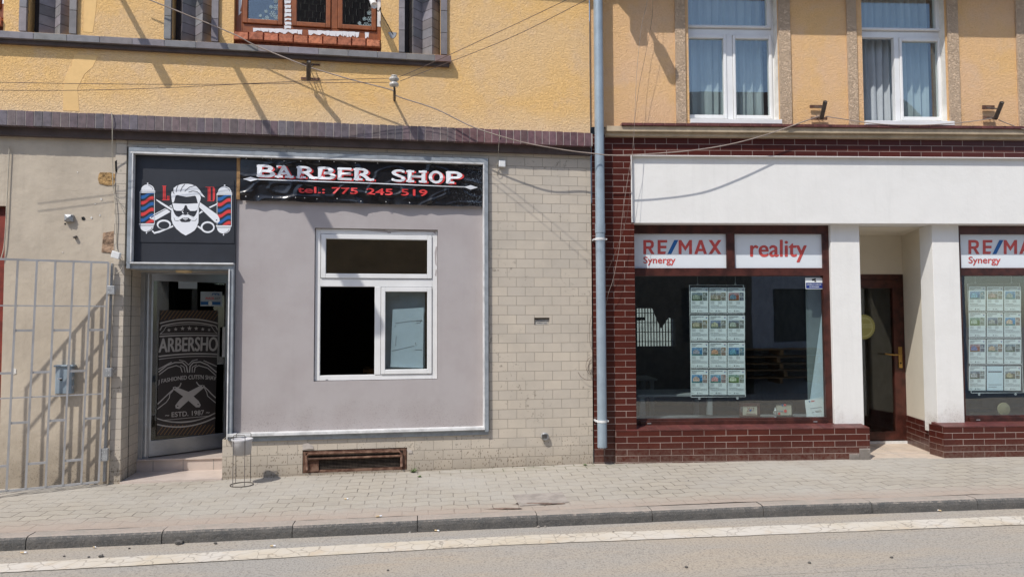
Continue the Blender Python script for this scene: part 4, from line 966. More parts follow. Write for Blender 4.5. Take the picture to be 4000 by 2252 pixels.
f = MB(A); f.px([(284, 925), (297, 920), (296, 927), (287, 930)], .03, thick=.03); tag(f.build('wall_hook', M['iron'], None, A.P(290, 927, .02)), 'small rusty hook sticking out of the grey plaster below the grey box', 'hook')

# grey meter cabinet behind the gate
mc = thing('meter_cabinet', A.P(248, 1535, .02), 'grey blue steel cabinet on the plaster wall behind the gate bars', 'cabinet')
r = A.R(216, 1432, 278, 1537, .07); MB(A).box(r[0], r[1], r[2], r[3], 0, .07).build('door_box', M['pipe'], mc, bevel=.006)
MB(A).box(r[0]-.01, r[1]+.015, r[3], r[3]+.018, 0, .085).build('rain_cap', M['pipe'], mc, bevel=.003)
f = MB(A)
for k in (.05, .14, .22): f.box(r[1]-.004, r[1]+.012, r[2]+k, r[2]+k+.035, .03, .066)
f.each('hinge', M['galv'], mc)
f = MB(A); f.lathe(A.P(239, 1481, .07), [(.012, 0), (.012, .004), (0, .005)], 10, axis='n'); f.build('keyhole', M['dark'], mc)
f = MB(A); f.tube([A.P(226, 1478, .09), A.P(240, 1477, .095)], .007, 6); f.build('latch', M['aluwhite'], mc)

# ---- metal gate folded back in front of the wall
hg = A.P(424, 1400, .075); Gt = Frame((hg.x, hg.y, 0), 29.9)
gt = thing('metal_gate', (hg.x, hg.y, gz(hg.x, hg.y)), 'pale grey square bar gate standing half open in front of the plaster wall', 'gate')
ztp = Gt.at(300, 1021)[1]; zbt = Gt.at(300, 1889)[1]
bars_t = [(-8, 1010), (70, 1013), (145, 1015), (217, 1018), (288, 1020), (357, 1023), (424, 1026)]
bars_b = [(-52, 1921), (25, 1915), (100, 1907), (178, 1900), (245, 1894), (317, 1887), (385, 1880)]
ub = [(Gt.at(*a)[0], Gt.at(*b)[0]) for a, b in zip(bars_t, bars_b)]
ub = [(ub[0][0]-.32-.3*k, ub[0][1]-.32-.3*k) for k in (1, 0)]+ub
def bar(u0, z0, u1, z1, w=.014, d=.014):
    f = MB(Gt); v = Vector((u1-u0, z1-z0)); v.normalize(); p = Vector((-v.y, v.x))*w/2
    f.prism([(u0+p.x, z0+p.y), (u0-p.x, z0-p.y), (u1-p.x, z1-p.y), (u1+p.x, z1+p.y)], -d/2, d/2); return f
for i, (t_, b_) in enumerate(ub): bar(t_, ztp, b_, zbt, .018, .018).build('upright', M['gatepaint'], gt)
def uat(i, z): t_, b_ = ub[i]; return b_+(t_-b_)*(z-zbt)/(ztp-zbt)
for zz in (ztp, Gt.at(200, 1194)[1], Gt.at(200, 1546)[1], zbt):
    bar(uat(0, zz), zz, uat(8, zz), zz, .02 if zz in (ztp, zbt) else .012, .012).build('rail', M['gatepaint'], gt)
for y, ids in ((1289, (1, 3, 5, 7)), (1451, (2, 4, 6)), (1642, (1, 3, 5, 7)), (1803, (2, 4, 6))):
    zz = Gt.at(200, y)[1]
    for i in ids: bar(uat(i, zz), zz, uat(i+1, zz), zz, .022, .010).build('short_bar', M['gatepaint'], gt)
# fixed post with lock boxes
ps = thing('gate_post', A.P(416, 1893, .05), 'square steel post with three lock boxes fixed against the tiled pier', 'gate post')
f = MB(A); pz0 = A.at(404, 1872, .05)[1]
f.prism([A.at(434, 1028, .05), A.at(441, 1028, .05), A.at(411, 1878, .05), A.at(402, 1878, .05)], .03, .06); f.build('shaft', M['galv'], ps, bevel=.002)
for (x, y, w_, h_) in ((433, 1132, 14, 17), (422, 1454, 13, 17), (405, 1775, 15, 24)):
    r = A.R(x-w_, y-h_, x+w_, y+h_, .09); f = MB(A); f.box(r[0], r[1], r[2], r[3], .055, .095); lb = f.build('lock_box', M['galv'], ps, bevel=.003)
    f = MB(A)
    for dx_, dz_ in ((.25, .25), (.6, .2), (.3, .7), (.65, .75)):
        f.lathe(A.p(r[0]+(r[1]-r[0])*dx_, r[2]+(r[3]-r[2])*dz_, .094), [(.004, 0), (.004, .003), (0, .0035)], 6, axis='n')
    f.each('rivet', M['aluwhite'], lb)

# ---- ashtray bin on wire stand
bx = gz(-2.9, 7.35); fo = G
def onground(x, y):                                  # point on the pavement seen at px
    d = ray(x, y); 
    a0 = ZC-1.60612-.02*8.3
    t_ = (a0-ZC)/(d.z-.00281*d.x-.02*d.y); return Vector((d.x*t_, d.y*t_, ZC+d.z*t_))
bc = onground(944, 1893)
bn2 = thing('ashtray_bin', bc, 'grey bucket ashtray held in a thin wire stand beside the barber step', 'ashtray bin')
sc_ = 1/(FPX/ (bc.y))                                # metres per px there
H1 = (1893-1715)*sc_; H0 = (1893-1775)*sc_; Rr = 38*sc_
f = MB(G); f.lathe(bc, [(0, H0+.002), (Rr*.87, H0), (Rr*.95, H1-.03), (Rr*1.06, H1-.012), (Rr*1.06, H1), (Rr*.98, H1), (Rr*.84, H0+.012), (0, H0+.012)], 32); f.build('bucket', M['bin'], bn2, smooth=True)
f = MB(G); Rg = Rr*1.12; f.tube([bc+Vector((Rg*math.cos(a*math.pi/16), Rg*math.sin(a*math.pi/16), .006)) for a in range(33)], .004, 6, cap=False); f.build('base_ring', M['iron'], bn2, smooth=True)
for k, (a0, a1) in enumerate(((225, 315), (135, 45))):
    P_ = [bc+Vector((Rr*1.03*math.cos(math.radians(a)), Rr*1.03*math.sin(math.radians(a)), 0)) for a in (a0+10, a1-10 if k == 0 else a1+10)]
    zt_ = H1+.045
    f = MB(G); f.tube([P_[0]+Vector((0, 0, .006)), P_[0]+Vector((0, 0, zt_-.01)), P_[0].lerp(P_[1], .06)+Vector((0, 0, zt_)), P_[0].lerp(P_[1], .94)+Vector((0, 0, zt_)), P_[1]+Vector((0, 0, zt_-.01)), P_[1]+Vector((0, 0, .006))], .0035, 6); f.build('wire_hoop', M['iron'], bn2, smooth=True)

# ---- flag holders, insulator, cables
def flag_holder(F, x0, y0, x1, y1, na, nb, label, plates, rr=.024):
    a = F.P(x0, y0, na); b = F.P(x1, y1, nb)
    t = thing('flag_holder', a, label, 'flag holder', 'old pole holders on the facades')
    f = MB(F); f.tube([a, b], rr, 14, cap=False); f.tube([a, b], rr*.8, 14); f.build('socket_tube', M['iron'], t, smooth=True)
    for (px_, py_, w_, h_) in plates:
        r = F.R(px_-w_, py_-h_, px_+w_, py_+h_, .01); MB(F).box(r[0], r[1], r[2], r[3], 0, .01).build('wall_plate', M['rust'], t)
        cu_ = F.at(px_, py_, .01); e = a.lerp(b, .12 if py_ > (y0+y1)/2 else .6)
        f = MB(F)
        for s in (-.03, .03): f.tube([F.p(cu_[0]+s, cu_[1], .0), e], .006, 6)
        f.each('stay', M['iron'], t)
    return t
flag_holder(A, 1205, 311, 1206, 240, .07, .27, 'upright iron pole holder on two plates under the brick ledge', [(1213, 251, 36, 5), (1212, 307, 37, 6)])
flag_holder(B, 3209, 462, 3224, 397, .07, .24, 'slightly tilted pole holder between the two white upper windows', [(3190, 416, 26, 6), (3200, 462, 32, 6)])
flag_holder(B, 3888, 464, 3914, 400, .07, .24, 'strongly tilted pole holder right of the two white upper windows', [(3862, 419, 24, 8), (3864, 460, 24, 6)])
# fixtures above the picture whose shadows fall into it
def bracket(F, x, y, n1, zs, rr, rb, label, lb=.3):
    a = F.P(x, y, 0); t = thing('street_lamp' if n1 > 1 else 'wall_bracket', a, label, 'street lamp' if n1 > 1 else 'bracket'); u_, z_ = F.at(x, y, 0)
    f = MB(F); f.tube([F.p(u_, z_, 0), F.p(u_, z_+zs, n1-lb)], rr, 10); f.build('arm', M['galv'], t, smooth=True)
    f = MB(F); f.tube([F.p(u_, z_+zs, n1-lb), F.p(u_, z_+zs, n1-lb+.03), F.p(u_, z_+zs, n1-lb+.06)], rr, 12, r2=rb); f.tube([F.p(u_, z_+zs, n1-lb+.06), F.p(u_, z_+zs, n1)], rb, 12); f.build('head', M['galv'], t, smooth=True)
    MB(F).box(u_-.06, u_+.06, z_-.08, z_+.08, 0, .012).build('wall_plate', M['iron'], t)
bracket(A, 700, -150, 1.85, 0, .03, .10, 'street lamp on a long arm above the fluted brick pilaster, beyond the picture', .80)
bracket(A, 440, -72, .52, 0, .026, .045, 'short steel bracket over the left ochre wall, outside the top of the picture', .2)
bracket(B, 2452, -72, .60, 0, .026, .07, 'short steel bracket over the tan wall beside the downpipe, outside the top of the picture', .25)

ins = thing('insulator', A.P(1540, 395, 0), 'white porcelain wire insulator on a rusty hook on the ochre wall', 'insulator')
f = MB(A); b0 = A.P(1541, 392, .0); b1_ = A.P(1541, 385, .20); b2_ = A.P(1540, 335, .36); f.tube([b0, A.P(1541, 383, .10), A.P(1541, 368, .28), A.P(1541, 358, .355), b2_], .014, 8); f.build('hook', M['iron'], ins, smooth=True)
f = MB(A); sp_ = (8.0-.36)/FPX; c_ = A.P(1539, 340, .36)
h_ = lambda y: (340-y)*sp_
f.lathe(c_, [(0.01, h_(340)), (18*sp_, h_(336)), (19*sp_, h_(330)), (17*sp_, h_(324)), (10*sp_, h_(321)), (11*sp_, h_(318)), (18*sp_, h_(314)), (20*sp_, h_(309)), (18*sp_, h_(304)), (10*sp_, h_(303)), (10*sp_, h_(301)), (14*sp_, h_(299)), (11*sp_, h_(294)), (0, h_(293))], 24)
f.build('porcelain_bells', M['porcelain'], ins, smooth=True)
def catmull(pts, k=6):
    out = []; n = len(pts)
    for i in range(n-1):
        p0, p1, p2, p3 = pts[max(i-1, 0)], pts[i], pts[i+1], pts[min(i+2, n-1)]
        for j in range(k):
            t = j/k; out.append(.5*((2*p1)+(p2-p0)*t+(2*p0-5*p1+4*p2-p3)*t*t+(3*p1-p0-3*p2+p3)*t*t*t))
    return out+[pts[-1]]
def cable(pts, r, mat, label, name='overhead_cable', cat='cable', grp='cables strung along the facades'):
    P_ = [Fr.P(x, y, n) for Fr, x, y, n in pts]; f = MB(A); f.tube(catmull(P_), r, 6)
    o = f.build(name, mat, None, P_[0], smooth=True); return tag(o, label, cat, grp)
cable([(A, 540, -20, .10), (A, 585, 0, .10), (A, 900, 128, .10), (A, 1000, 179, .105), (A, 1195, 258, .12), (A, 1215, 265, .12), (A, 1375, 312, .15), (A, 1530, 352, .18), (A, 1552, 376, .18), (A, 1700, 425, .19), (A, 1850, 497, .21), (A, 2000, 545, .23), (A, 2100, 568, .235), (B, 2233, 590, .24), (B, 2322, 600, .235), (B, 2388, 606, .225), (B, 2524, 602, .22), (B, 2699, 588, .205), (B, 2854, 563, .165), (B, 3000, 524, .13), (B, 3136, 476, .12), (B, 3202, 452, .10)],
      .0065, M['wire'], 'thick weathered cable sagging across both houses to the middle pole holder')
cable([(B, 3225, 455, .10), (B, 3300, 466, .10), (B, 3400, 481, .12), (B, 3520, 489, .13), (B, 3650, 487, .13), (B, 3780, 476, .12), (B, 3875, 463, .10)], .0055, M['wire'], 'thin cable hanging below the right white upper window between two pole holders')
cable([(B, 3900, 468, .10), (B, 3950, 488, .10), (B, 4010, 507, .12), (B, 4200, 545, .14)], .0055, M['wire'], 'cable end leaving the right pole holder toward the edge of the picture')
cable([(A, -200, 320, .52), (A, 0, 322, .5), (A, 300, 327, .47), (A, 700, 330, .44), (A, 1000, 328, .41), (A, 1250, 324, .38), (A, 1519, 322, .36)], .003, M['wiredark'], 'lower of the two thin dark wires running left from the insulator')
cable([(A, -200, 352, .52), (A, 0, 353, .5), (A, 300, 353, .47), (A, 600, 345, .45), (A, 850, 333, .43), (A, 1100, 321, .4), (A, 1300, 312, .38), (A, 1519, 306, .36)], .003, M['wiredark'], 'upper of the two thin dark wires running left from the insulator')
cable([(A, 1558, 302, .36), (A, 1700, 240, .5), (A, 2000, 101, 1.1), (A, 2213, 0, 1.6), (A, 2500, -140, 2.2)], .003, M['wiredark'], 'upper of the two thin dark wires rising right from the insulator')
cable([(A, 1563, 317, .36), (A, 1700, 264, .5), (A, 2000, 145, 1.1), (A, 2290, 0, 1.7), (A, 2560, -140, 2.2)], .003, M['wiredark'], 'lower of the two thin dark wires rising right from the insulator')
cable([(B, 2532, -30, .16), (B, 2525, 20, .16), (B, 2505, 110, .15), (B, 2490, 250, .14), (B, 2484, 340, .14), (B, 2474, 560, .14), (B, 2455, 680, .13), (B, 2430, 850, .13), (B, 2420, 960, .13), (B, 2395, 1090, .12), (B, 2378, 1140, .1), (B, 2365, 1200, .08)], .002, M['wire'], 'left of two hair thin wires dropping past the brown brick column')
cable([(B, 2550, -30, .16), (B, 2548, 60, .16), (B, 2530, 170, .15), (B, 2500, 320, .14), (B, 2484, 430, .14), (B, 2474, 540, .14), (B, 2460, 760, .14), (B, 2440, 880, .13), (B, 2390, 1020, .12), (B, 2362, 1080, .1)], .002, M['wiredark'], 'right of two hair thin wires dropping past the brown brick column')
cable([(A, 436, 440, .145), (A, 439, 480, .15), (A, 439, 560, .10), (A, 440, 640, .04), (A, 441, 720, .03), (A, 447, 770, .03), (A, 453, 850, .03), (A, 455, 960, .02), (A, 456, 980, .05)], .0045, M['wirecream'], 'cream cable clipped down the edge of the plaster beside the tiled pier')
cable([(A, 452, 708, .03), (A, 445, 730, .04), (A, 449, 765, .04), (A, 470, 782, .05), (A, 486, 790, .06), (A, 488, 812, .06), (A, 478, 820, .05), (A, 462, 790, .03)], .003, M['wirecream'], 'small loop of loose cable on the tiled pier beside the logo sign')
cable([(A, 37, 575, .02), (A, 33, 655, .02), (A, 28, 760, .02), (A, 24, 850, .02), (A, 16, 960, .02), (A, 4, 1010, .02)], .005, M['wirecream'], 'grey cable running down the far left plaster above the red door')
# coil behind the downpipe
cl = thing('wire_coil', A.P(2312, 1440, .03), 'tangled coil of thin dark wires hanging behind the downpipe', 'wire coil')
for k, (cx, cy, rx, ry) in enumerate(((2312, 1428, 23, 34), (2318, 1433, 19, 30), (2320, 1436, 24, 22), (2316, 1425, 15, 27))):
    f = MB(A); f.tube([A.P(x, y, .03+.006*k) for x, y in ell(cx, cy, rx, ry, 18)+[ell(cx, cy, rx, ry, 18)[0]]], .0022, 5, cap=False); f.build('loop', M['wiredark'], cl)
f = MB(A); f.tube(catmull([A.P(x, y, n) for x, y, n in ((2258, 1452, .02), (2270, 1470, .03), (2290, 1482, .04), (2312, 1483, .04), (2326, 1475, .03))]), .0022, 5)
f.tube(catmull([A.P(x, y, n) for x, y, n in ((2313, 1230, .03), (2304, 1260, .03), (2302, 1300, .03), (2306, 1345, .03), (2316, 1368, .04), (2340, 1380, .12), (2362, 1400, .16))]), .0022, 5); f.each('loose_end', M['wiredark'], cl)

# security device at the brown window
sd = thing('outdoor_camera', A.P(1462, 15, .1), 'white cylindrical outdoor camera with black cable at the right edge of the oak window', 'camera')
f = MB(A); f.tube([A.P(1450, -12, .06), A.P(1462, 22, .22)], .035, 14); f.build('casing', M['white'], sd, smooth=True)
f = MB(A); f.tube(catmull([A.P(x, y, n) for x, y, n in ((1466, 18, .18), (1470, 38, .16), (1480, 44, .12), (1486, 30, .08), (1488, 50, .06), (1505, 80, .05), (1536, 137, .0))]), .005, 6); f.build('cable', M['dark'], sd, smooth=True)
f = MB(A); f.px(blob([(1516, 128), (1530, 124), (1550, 128), (1545, 142), (1536, 152), (1528, 150)], 3), .004, thick=.004); f.build('filler_patch', M['galv'], sd)

# ================================================================== HOUSE B
hB = thing('office_house', B.p(3, 0, 0), 'tan plastered house with oxblood glazed brick, white fascia and an estate agency', 'house')
uR = 11.0
zc1 = B.at(3000, 490, .1)[1]; zfT = B.at(3000, 609, 0)[1]; zfB = B.at(3000, 872, -.035)[1]; zbr = B.at(3000, 541, 0)[1]
ufa = B.at(2469, 740, 0)[0]; ufb = B.at(2481, 1200, 0)[0]; zsl = B.at(3000, 1673.6, .03)[1]
# upper wall with two (and a third, out of sight) windows
nU = -.03
W1 = B.R(2676, -700, 3046, 484, nU); W2 = B.R(3345, -700, 3705, 490, nU); W1 = (W1[0], W1[1], zc1+.005, 5.6); W2 = (W2[0], W2[1], zc1+.005, 5.6)
sp = W2[0]-W1[0]; W3 = (W2[0]+sp, W2[1]+sp, W1[2], 5.6)
MB(B).walled((0, uR, zc1, zT), [W1, W2, W3], nU, .02).build('upper_wall', M['stuccoB'], hB)
for W in (W1, W2, W3):
    f = MB(B); a, b, c_, d_ = W; dp = .20
    f.add([B.p(a,c_,nU-.02), B.p(a,d_,nU-.02), B.p(a,d_,nU-dp), B.p(a,c_,nU-dp)], [(0,1,2,3)]); f.add([B.p(b,c_,nU-.02), B.p(b,d_,nU-.02), B.p(b,d_,nU-dp), B.p(b,c_,nU-dp)], [(3,2,1,0)])
    f.add([B.p(a,d_,nU-.02), B.p(b,d_,nU-.02), B.p(b,d_,nU-dp), B.p(a,d_,nU-dp)], [(0,1,2,3)])
    f.build('window_reveal', M['reveal'], hB)
f = MB(B)
for (xa, xb) in ((2638, 2677), (3043, 3088), (3310, 3347), (3703, 3745), (3972, 4012)):
    f.box(B.at(xa, 300, nU)[0], B.at(xb, 300, nU)[0], zc1, 5.5, nU-.01, nU+.022)
f.each('window_border', M['roughB'], hB)
# overhanging canopy above the picture: it shades the top of the wall
f = MB(B); zk = B.at(3000, -95, nU)[1]; u0_ = .02; uc = B.at(2398, 100, nU)[0]
f.plan([(u0_, nU), (uc-.0, .36), (uR, .36), (uR, nU)], zk, zk+.3); f.box(uc-.06, uc+.06, zk-.16, zk, .26, .36)
f.build('oriel_floor', M['cornice'], hB)
def pvc_window(W, xs, sas, du=0, name='casement_window', left_open=False):
    n = -.16; zb = B.at(3000, 481, n)[1]; zt0_, zt1_ = B.at(3000, 141, n)[1], B.at(3000, 116, n)[1]
    a, b = W[0]+.004, xs['r']+du
    f = MB(B); f.box(a, a+.03, zb, 5.58, n-.06, n); f.box(b-.045, b, zb, 5.58, n-.06, n); f.box(a+.03, b-.045, zb, zb+.04, n-.06, n+.004); f.box(a+.03, b-.045, zt0_, zt1_, n-.06, n)
    m0, m1 = xs['m0']+du, xs['m1']+du; f.box(m0, m1, zb+.04, zt0_, n-.06, n+.008)
    w = f.build(name, M['white'], hB, bevel=.004)
    f = MB(B); ring(f, (a+.012, b-.048, zt1_+.003, 5.57), (.02, .05, .036, .05), n-.05, n+.02); f.box(a+.02, b-.055, zt1_+.006, zt1_+.025, n+.02, n+.032); f.build('transom_sash', M['white'], w, bevel=.006)
    pane_m(B, w, (a+.032, b-.098, zt1_+.039, 5.52), n-.012, M['glass'])
    for k, (s0, s1) in enumerate((((a+.012), m0-.003), (m1+.003, b-.048))):
        if k == 0 and left_open:
            pass
        else:
            f = MB(B); ring(f, (s0, s1, zb+.044, zt0_-.003), ((.018 if k == 0 else .03), .034, .045, .040), n-.05, n+.02); f.build('sash', M['white'], w, bevel=.006)
            pane_m(B, w, (s0+(.018 if k == 0 else .03), s1-.034, zb+.089, zt0_-.043), n-.012, M['glass'])
    MB(B).box(a, b, zb-.05, zb, n-.06, .0).build('sill', M['white'], w, bevel=.004)
    return w, a, b, zb
w1 = pvc_window(W1, dict(r=B.at(3030, 300, -.16)[0], m0=B.at(2838, 300, -.16)[0], m1=B.at(2862, 300, -.16)[0]), 0)
w2 = pvc_window(W2, dict(r=B.at(3690, 300, -.16)[0], m0=B.at(3494, 300, -.16)[0], m1=B.at(3513, 300, -.16)[0]), 0, left_open=True)
pvc_window(W3, dict(r=B.at(3690, 300, -.16)[0], m0=B.at(3494, 300, -.16)[0], m1=B.at(3513, 300, -.16)[0]), 0, du=sp)
def curtain(u0, u1, z0, z1, n, amp, per, label, gap=None):
    f = MB(B); k = int((u1-u0)/.012); V = []
    for i in range(k+1):
        uu = u0+(u1-u0)*i/k; w_ = 2*math.pi*uu/per
        for j, zz in enumerate((z0, (z0+z1)/2, z1)):
            ph = .5*noise.noise((uu*2, j*.7, 0))*3
            V.append(B.p(uu+.01*math.sin(w_*.7+j), zz, n+amp*(math.sin(w_+ph)+.45*math.sin(w_*2.3+ph*2))))
    f.add(V, [(3*i+j, 3*i+3+j, 3*i+4+j, 3*i+1+j) for i in range(k) for j in (0, 1)])
    return tag(f.build('curtain', M['curtain'], None, B.p((u0+u1)/2, z0, n), smooth=True), label, 'curtain')
zcu = w1[3]
curtain(W1[0]+.02, W1[1]-.05, zcu+.03, 5.58, -.33, .022, .105, 'sheer pleated curtain behind the left white upper window')
curtain(W2[0]+.0, B.at(3620, 300, -.33)[0], zcu+.03, 5.58, -.33, .026, .095, 'sheer grey curtain hanging in the half open right white upper window')
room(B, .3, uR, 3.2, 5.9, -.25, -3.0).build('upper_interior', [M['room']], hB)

# cornice with brown cap tiles
f = MB(B); uu = .33; ct = B.at(3000, 484, .12)[1]; cb = B.at(3000, 494, .12)[1]
f2 = MB(B); z1_, z2_, z3_ = cb, B.at(3000, 517, .10)[1], zbr+.002
while uu < uR: f.box(uu+.003, uu+.125-.003, cb, ct, -.03, .12, col=tone((1, 1, 1), .2)); uu += .125
f.box(.33, uR, cb+.002, ct-.004, -.03, .114, col=(2.6, 4., 3.6)); f.build('cap_tiles', M['corntile'], hB, bevel=.002)
f2.box(.16, uR, z2_, z1_-.001, -.06, .095); f2.plan([(.16, -.03), (.16, .055), (uR, .055), (uR, -.03)], z3_, z2_-.001); f2.build('cornice', M['cornice'], hB, bevel=.004)
# brick facing
f = MB(B)
f.box(.004, uR, zfT+.0, z3_+.03, -.3, 0); f.box(.004, ufa, GZ, zfT, -.3, 0)
f.box(ufa, ufb, GZ, zfB, -.3, -.001)
ubs = B.at(2404, 1720, .03)[0]; ube = B.at(3398, 1730, .03)[0]; urs = B.at(3688, 1720, .03)[0]
f.build('brick_facing', M['brickB'], hB)
f = MB(B); f.box(ubs, ube, GZ, zsl, -.25, .03); f.build('brick_plinth', M['brickB'], hB)
f = MB(B); f.box(urs, uR, GZ, zsl, -.25, .03); f.build('brick_plinth', M['brickB'], hB)
# sill tiles on the plinths
def sill(u0, u1, nb):
    f = MB(B); zz1 = zsl+.028; uu = u0
    while uu < u1-.01:
        e = min(uu+.1265, u1)
        f.add([B.p(uu+.002, zsl+.003, .034), B.p(e-.002, zsl+.003, .034), B.p(e-.002, zz1, nb), B.p(uu+.002, zz1, nb), B.p(uu+.002, zsl-.008, .034), B.p(e-.002, zsl-.008, .034)], [(0, 1, 2, 3), (4, 5, 1, 0)], 0, tone((.95, .9, .9), .14)); uu = e
    f.add([B.p(u0, zsl, .0325), B.p(u1, zsl, .0325), B.p(u1, zz1-.003, nb), B.p(u0, zz1-.003, nb)], [(0, 1, 2, 3)], 0, (2.2, 4., 3.6))
    f.add([B.p(u0, zsl-.01, .0), B.p(u0, zsl, .0325), B.p(u0, zz1, nb), B.p(u0, zsl-.01, nb)], [(0, 1, 2, 3)], 0, (1, 1, 1))
    f.add([B.p(u1, zsl-.01, .0), B.p(u1, zsl, .0325), B.p(u1, zz1, nb), B.p(u1, zsl-.01, nb)], [(3, 2, 1, 0)], 0, (1, 1, 1))
    return f.build('sill_tiles', M['corntile'], hB)
sill(ubs, ube, -.20); sill(urs, uR, -.20)
# fascia
f = MB(B); f.box(ufa+.002, uR, zfB, zfT-.001, -.36, -.035); f.box(ufa+.002, uR, zfT-.012, zfT-.001, -.035, .012); f.box(ufa-.012, ufa+.002, zfB, zfT-.001, -.05, .008); f.build('fascia', M['fascia'], hB, bevel=.004)
# pilasters
nPl = -.15; pa_ = (B.at(3251, 1200, nPl)[0], B.at(3364, 1200, nPl)[0]); pb_ = (B.at(3649, 1200, nPl)[0], B.at(3754, 1200, nPl)[0])
zw0 = zsl+.0; 
f = MB(B); f.box(pa_[0], pa_[1], zw0-.1, zfB, -.4, nPl); f.build('pilaster', M['fascia'], hB, bevel=.004)
f = MB(B); f.box(pb_[0], pb_[1], zw0-.1, zfB, -.4, nPl); f.build('pilaster', M['fascia'], hB, bevel=.004)
# porch of the agency
nD = -1.05; zth = B.at(3450, 1724, nD)[1]; zfl0 = B.at(3545, 1790, .03)[1]; ur2 = B.at(3535, 1400, nD)[0]; ul2 = pa_[1]-.03
zdt = B.at(3450, 1071, nD)[1]
f = MB(B)
f.add([B.p(pb_[0], zw0-.1, nPl-.002), B.p(ur2, zw0-.1, nD), B.p(ur2, zfB-.02, nD), B.p(pb_[0], zfB, nPl-.002)], [(0, 1, 2, 3)])
f.add([B.p(pa_[1], zw0-.4, nPl-.002), B.p(ul2, zw0-.4, nD), B.p(ul2, zfB, nD), B.p(pa_[1], zfB, nPl-.002)], [(3, 2, 1, 0)])
f.box(ul2-.2, ur2+.2, zdt, zfB+.05, nD-.1, nD); f.add([B.p(ul2-.1, zfB-.004, -.3), B.p(ur2+.1, zfB-.004, -.3), B.p(ur2+.1, zfB-.02, nD), B.p(ul2-.1, zfB-.02, nD)], [(3, 2, 1, 0)])
f.build('porch_wall', M['cream'], hB)
f = MB(B); zrb = B.at(3541, 1634, nD)[1]
f.add([B.p(urs, GZ, .028), B.p(ur2-.012, GZ, nD), B.p(ur2-.012, zsl+.0, nD), B.p(urs, zsl, .028)], [(0, 1, 2, 3)])
f.add([B.p(urs, zsl, .028), B.p(ur2-.012, zsl, nD), B.p(ur2+.05, zsl, nD), B.p(urs+.12, zsl, -.15)], [(0, 1, 2, 3)])
f.build('porch_plinth', M['brickB'], hB); f = MB(B)
f.add([B.p(ube, GZ, .028), B.p(ul2+.01, GZ, nD), B.p(ul2+.01, zsl, nD), B.p(ube, zsl, .028)], [(3, 2, 1, 0)])
f.build('porch_plinth', M['brickB'], hB)
f = MB(B); f.add([B.p(ube, GZ, .03), B.p(urs, GZ, .03), B.p(urs, zfl0, .03), B.p(ube, zfl0, .03), B.p(ul2-.1, zth-.02, nD-.05), B.p(ur2+.1, zth-.02, nD-.05)], [(0, 1, 2, 3), (3, 2, 5, 4)])
f.build('porch_floor', simple('pale_stone_floor', (.60, .50, .41), .5, var=.08, vscale=5, bmp=.1), hB)
f = MB(B)
for k in (.33, .66):
    a = B.p(ube+.0, zfl0, .03).lerp(B.p(ul2, zth-.02, nD), k); b = B.p(urs, zfl0, .03).lerp(B.p(ur2, zth-.02, nD), k); f.tube([a, b], .003, 4)
a = B.p((ube+urs)/2, zfl0, .03); b = B.p((ul2+ur2)/2, zth-.02, nD); f.tube([a, b], .003, 4); f.each('floor_joint', M['stepgrout'], hB)
# broken corner tiles of the plinth
f = MB(B); r = B.R(3357, 1750, 3400, 1795, .034); r2 = B.R(3318, 1772, 3357, 1795, .034)
for rr_ in (r, r2):
    f.box(rr_[0], rr_[1], rr_[2], rr_[3], .03, .033); zz = rr_[2]
    while zz < rr_[3]-.006: f.box(rr_[0], rr_[1], zz, zz+.006, .033, .038); zz += .0115
f.build('broken_tile_bed', M['concrete'], hB)
# door
ud_ = ul2-.05; dr0, dr1 = B.at(3360, 1400, nD)[0], B.at(3535, 1400, nD)[0]; wD = dr1-ud_
f = MB(B); ring(f, (ud_, dr1, zth, zdt), (.05, .05, .02, .07), nD-.06, nD+.01); ring(f, (ud_+.052, dr1-.052, zth+.022, zdt-.072), (.08, .10, .11, .11), nD-.05, nD+.02)
dB = f.build('entrance_door', M['mahog'], hB, bevel=.004)
pane_m(B, dB, (ud_+.132, dr1-.152, zth+.132, zdt-.182), nD-.01, M['glass_dk'])
r = B.R(3509, 1354, 3526, 1436, nD+.03); f = MB(B); f.box(r[0], r[1], r[2], r[3], nD+.02, nD+.032); f.build('handle_plate', M['gold'], dB, bevel=.003)
f = MB(B); f.tube([B.P(3516, 1384, nD+.03), B.P(3516, 1384, nD+.075), B.P(3490, 1385, nD+.08), B.P(3458, 1381, nD+.07)], .010, 8); f.build('door_lever', M['gold'], dB, smooth=True)
f = MB(B); f.lathe(B.P(3518, 1417, nD+.03), [(.012, 0), (.012, .006), (0, .007)], 12, axis='n'); f.build('lock', M['dark'], dB)
f = MB(B); f.box(ud_, dr1+.0, zth-.02, zth+.012, nD-.02, nD+.035); f.build('threshold', M['aluwhite'], dB)
f = MB(B); cx, cy = 3373, 1276; f.px([(cx+(47 if k % 2 else 43)*math.cos(math.radians(k*6)), cy+(50 if k % 2 else 46)*math.sin(math.radians(k*6))) for k in range(60)], nD-.0, thick=.001)
se = thing('round_sticker', B.P(cx, cy+45, nD), 'yellow scalloped round award sticker on the agency door glass', 'sticker')
f.build('disc', M['seal'], se)
f = MB(B); f.px([p for p in ell(cx, cy, 36, 38, 26)], nD+.0008, 0); f.px(ell(cx, cy, 34, 36, 26), nD+.0016, 1)
lettering(f, 'Superbrands', [(3335, 1255), (3406, 1255), (3406, 1288), (3335, 1288)], nD+.0026, 0); lettering(f, 'CZECH', [(3355, 1240), (3390, 1240), (3390, 1248), (3355, 1248)], nD+.0026, 0)
f.build('seal_print', [simple('pale_seal_print', (.62, .60, .30), .6, bmp=0), M['seal']], se)

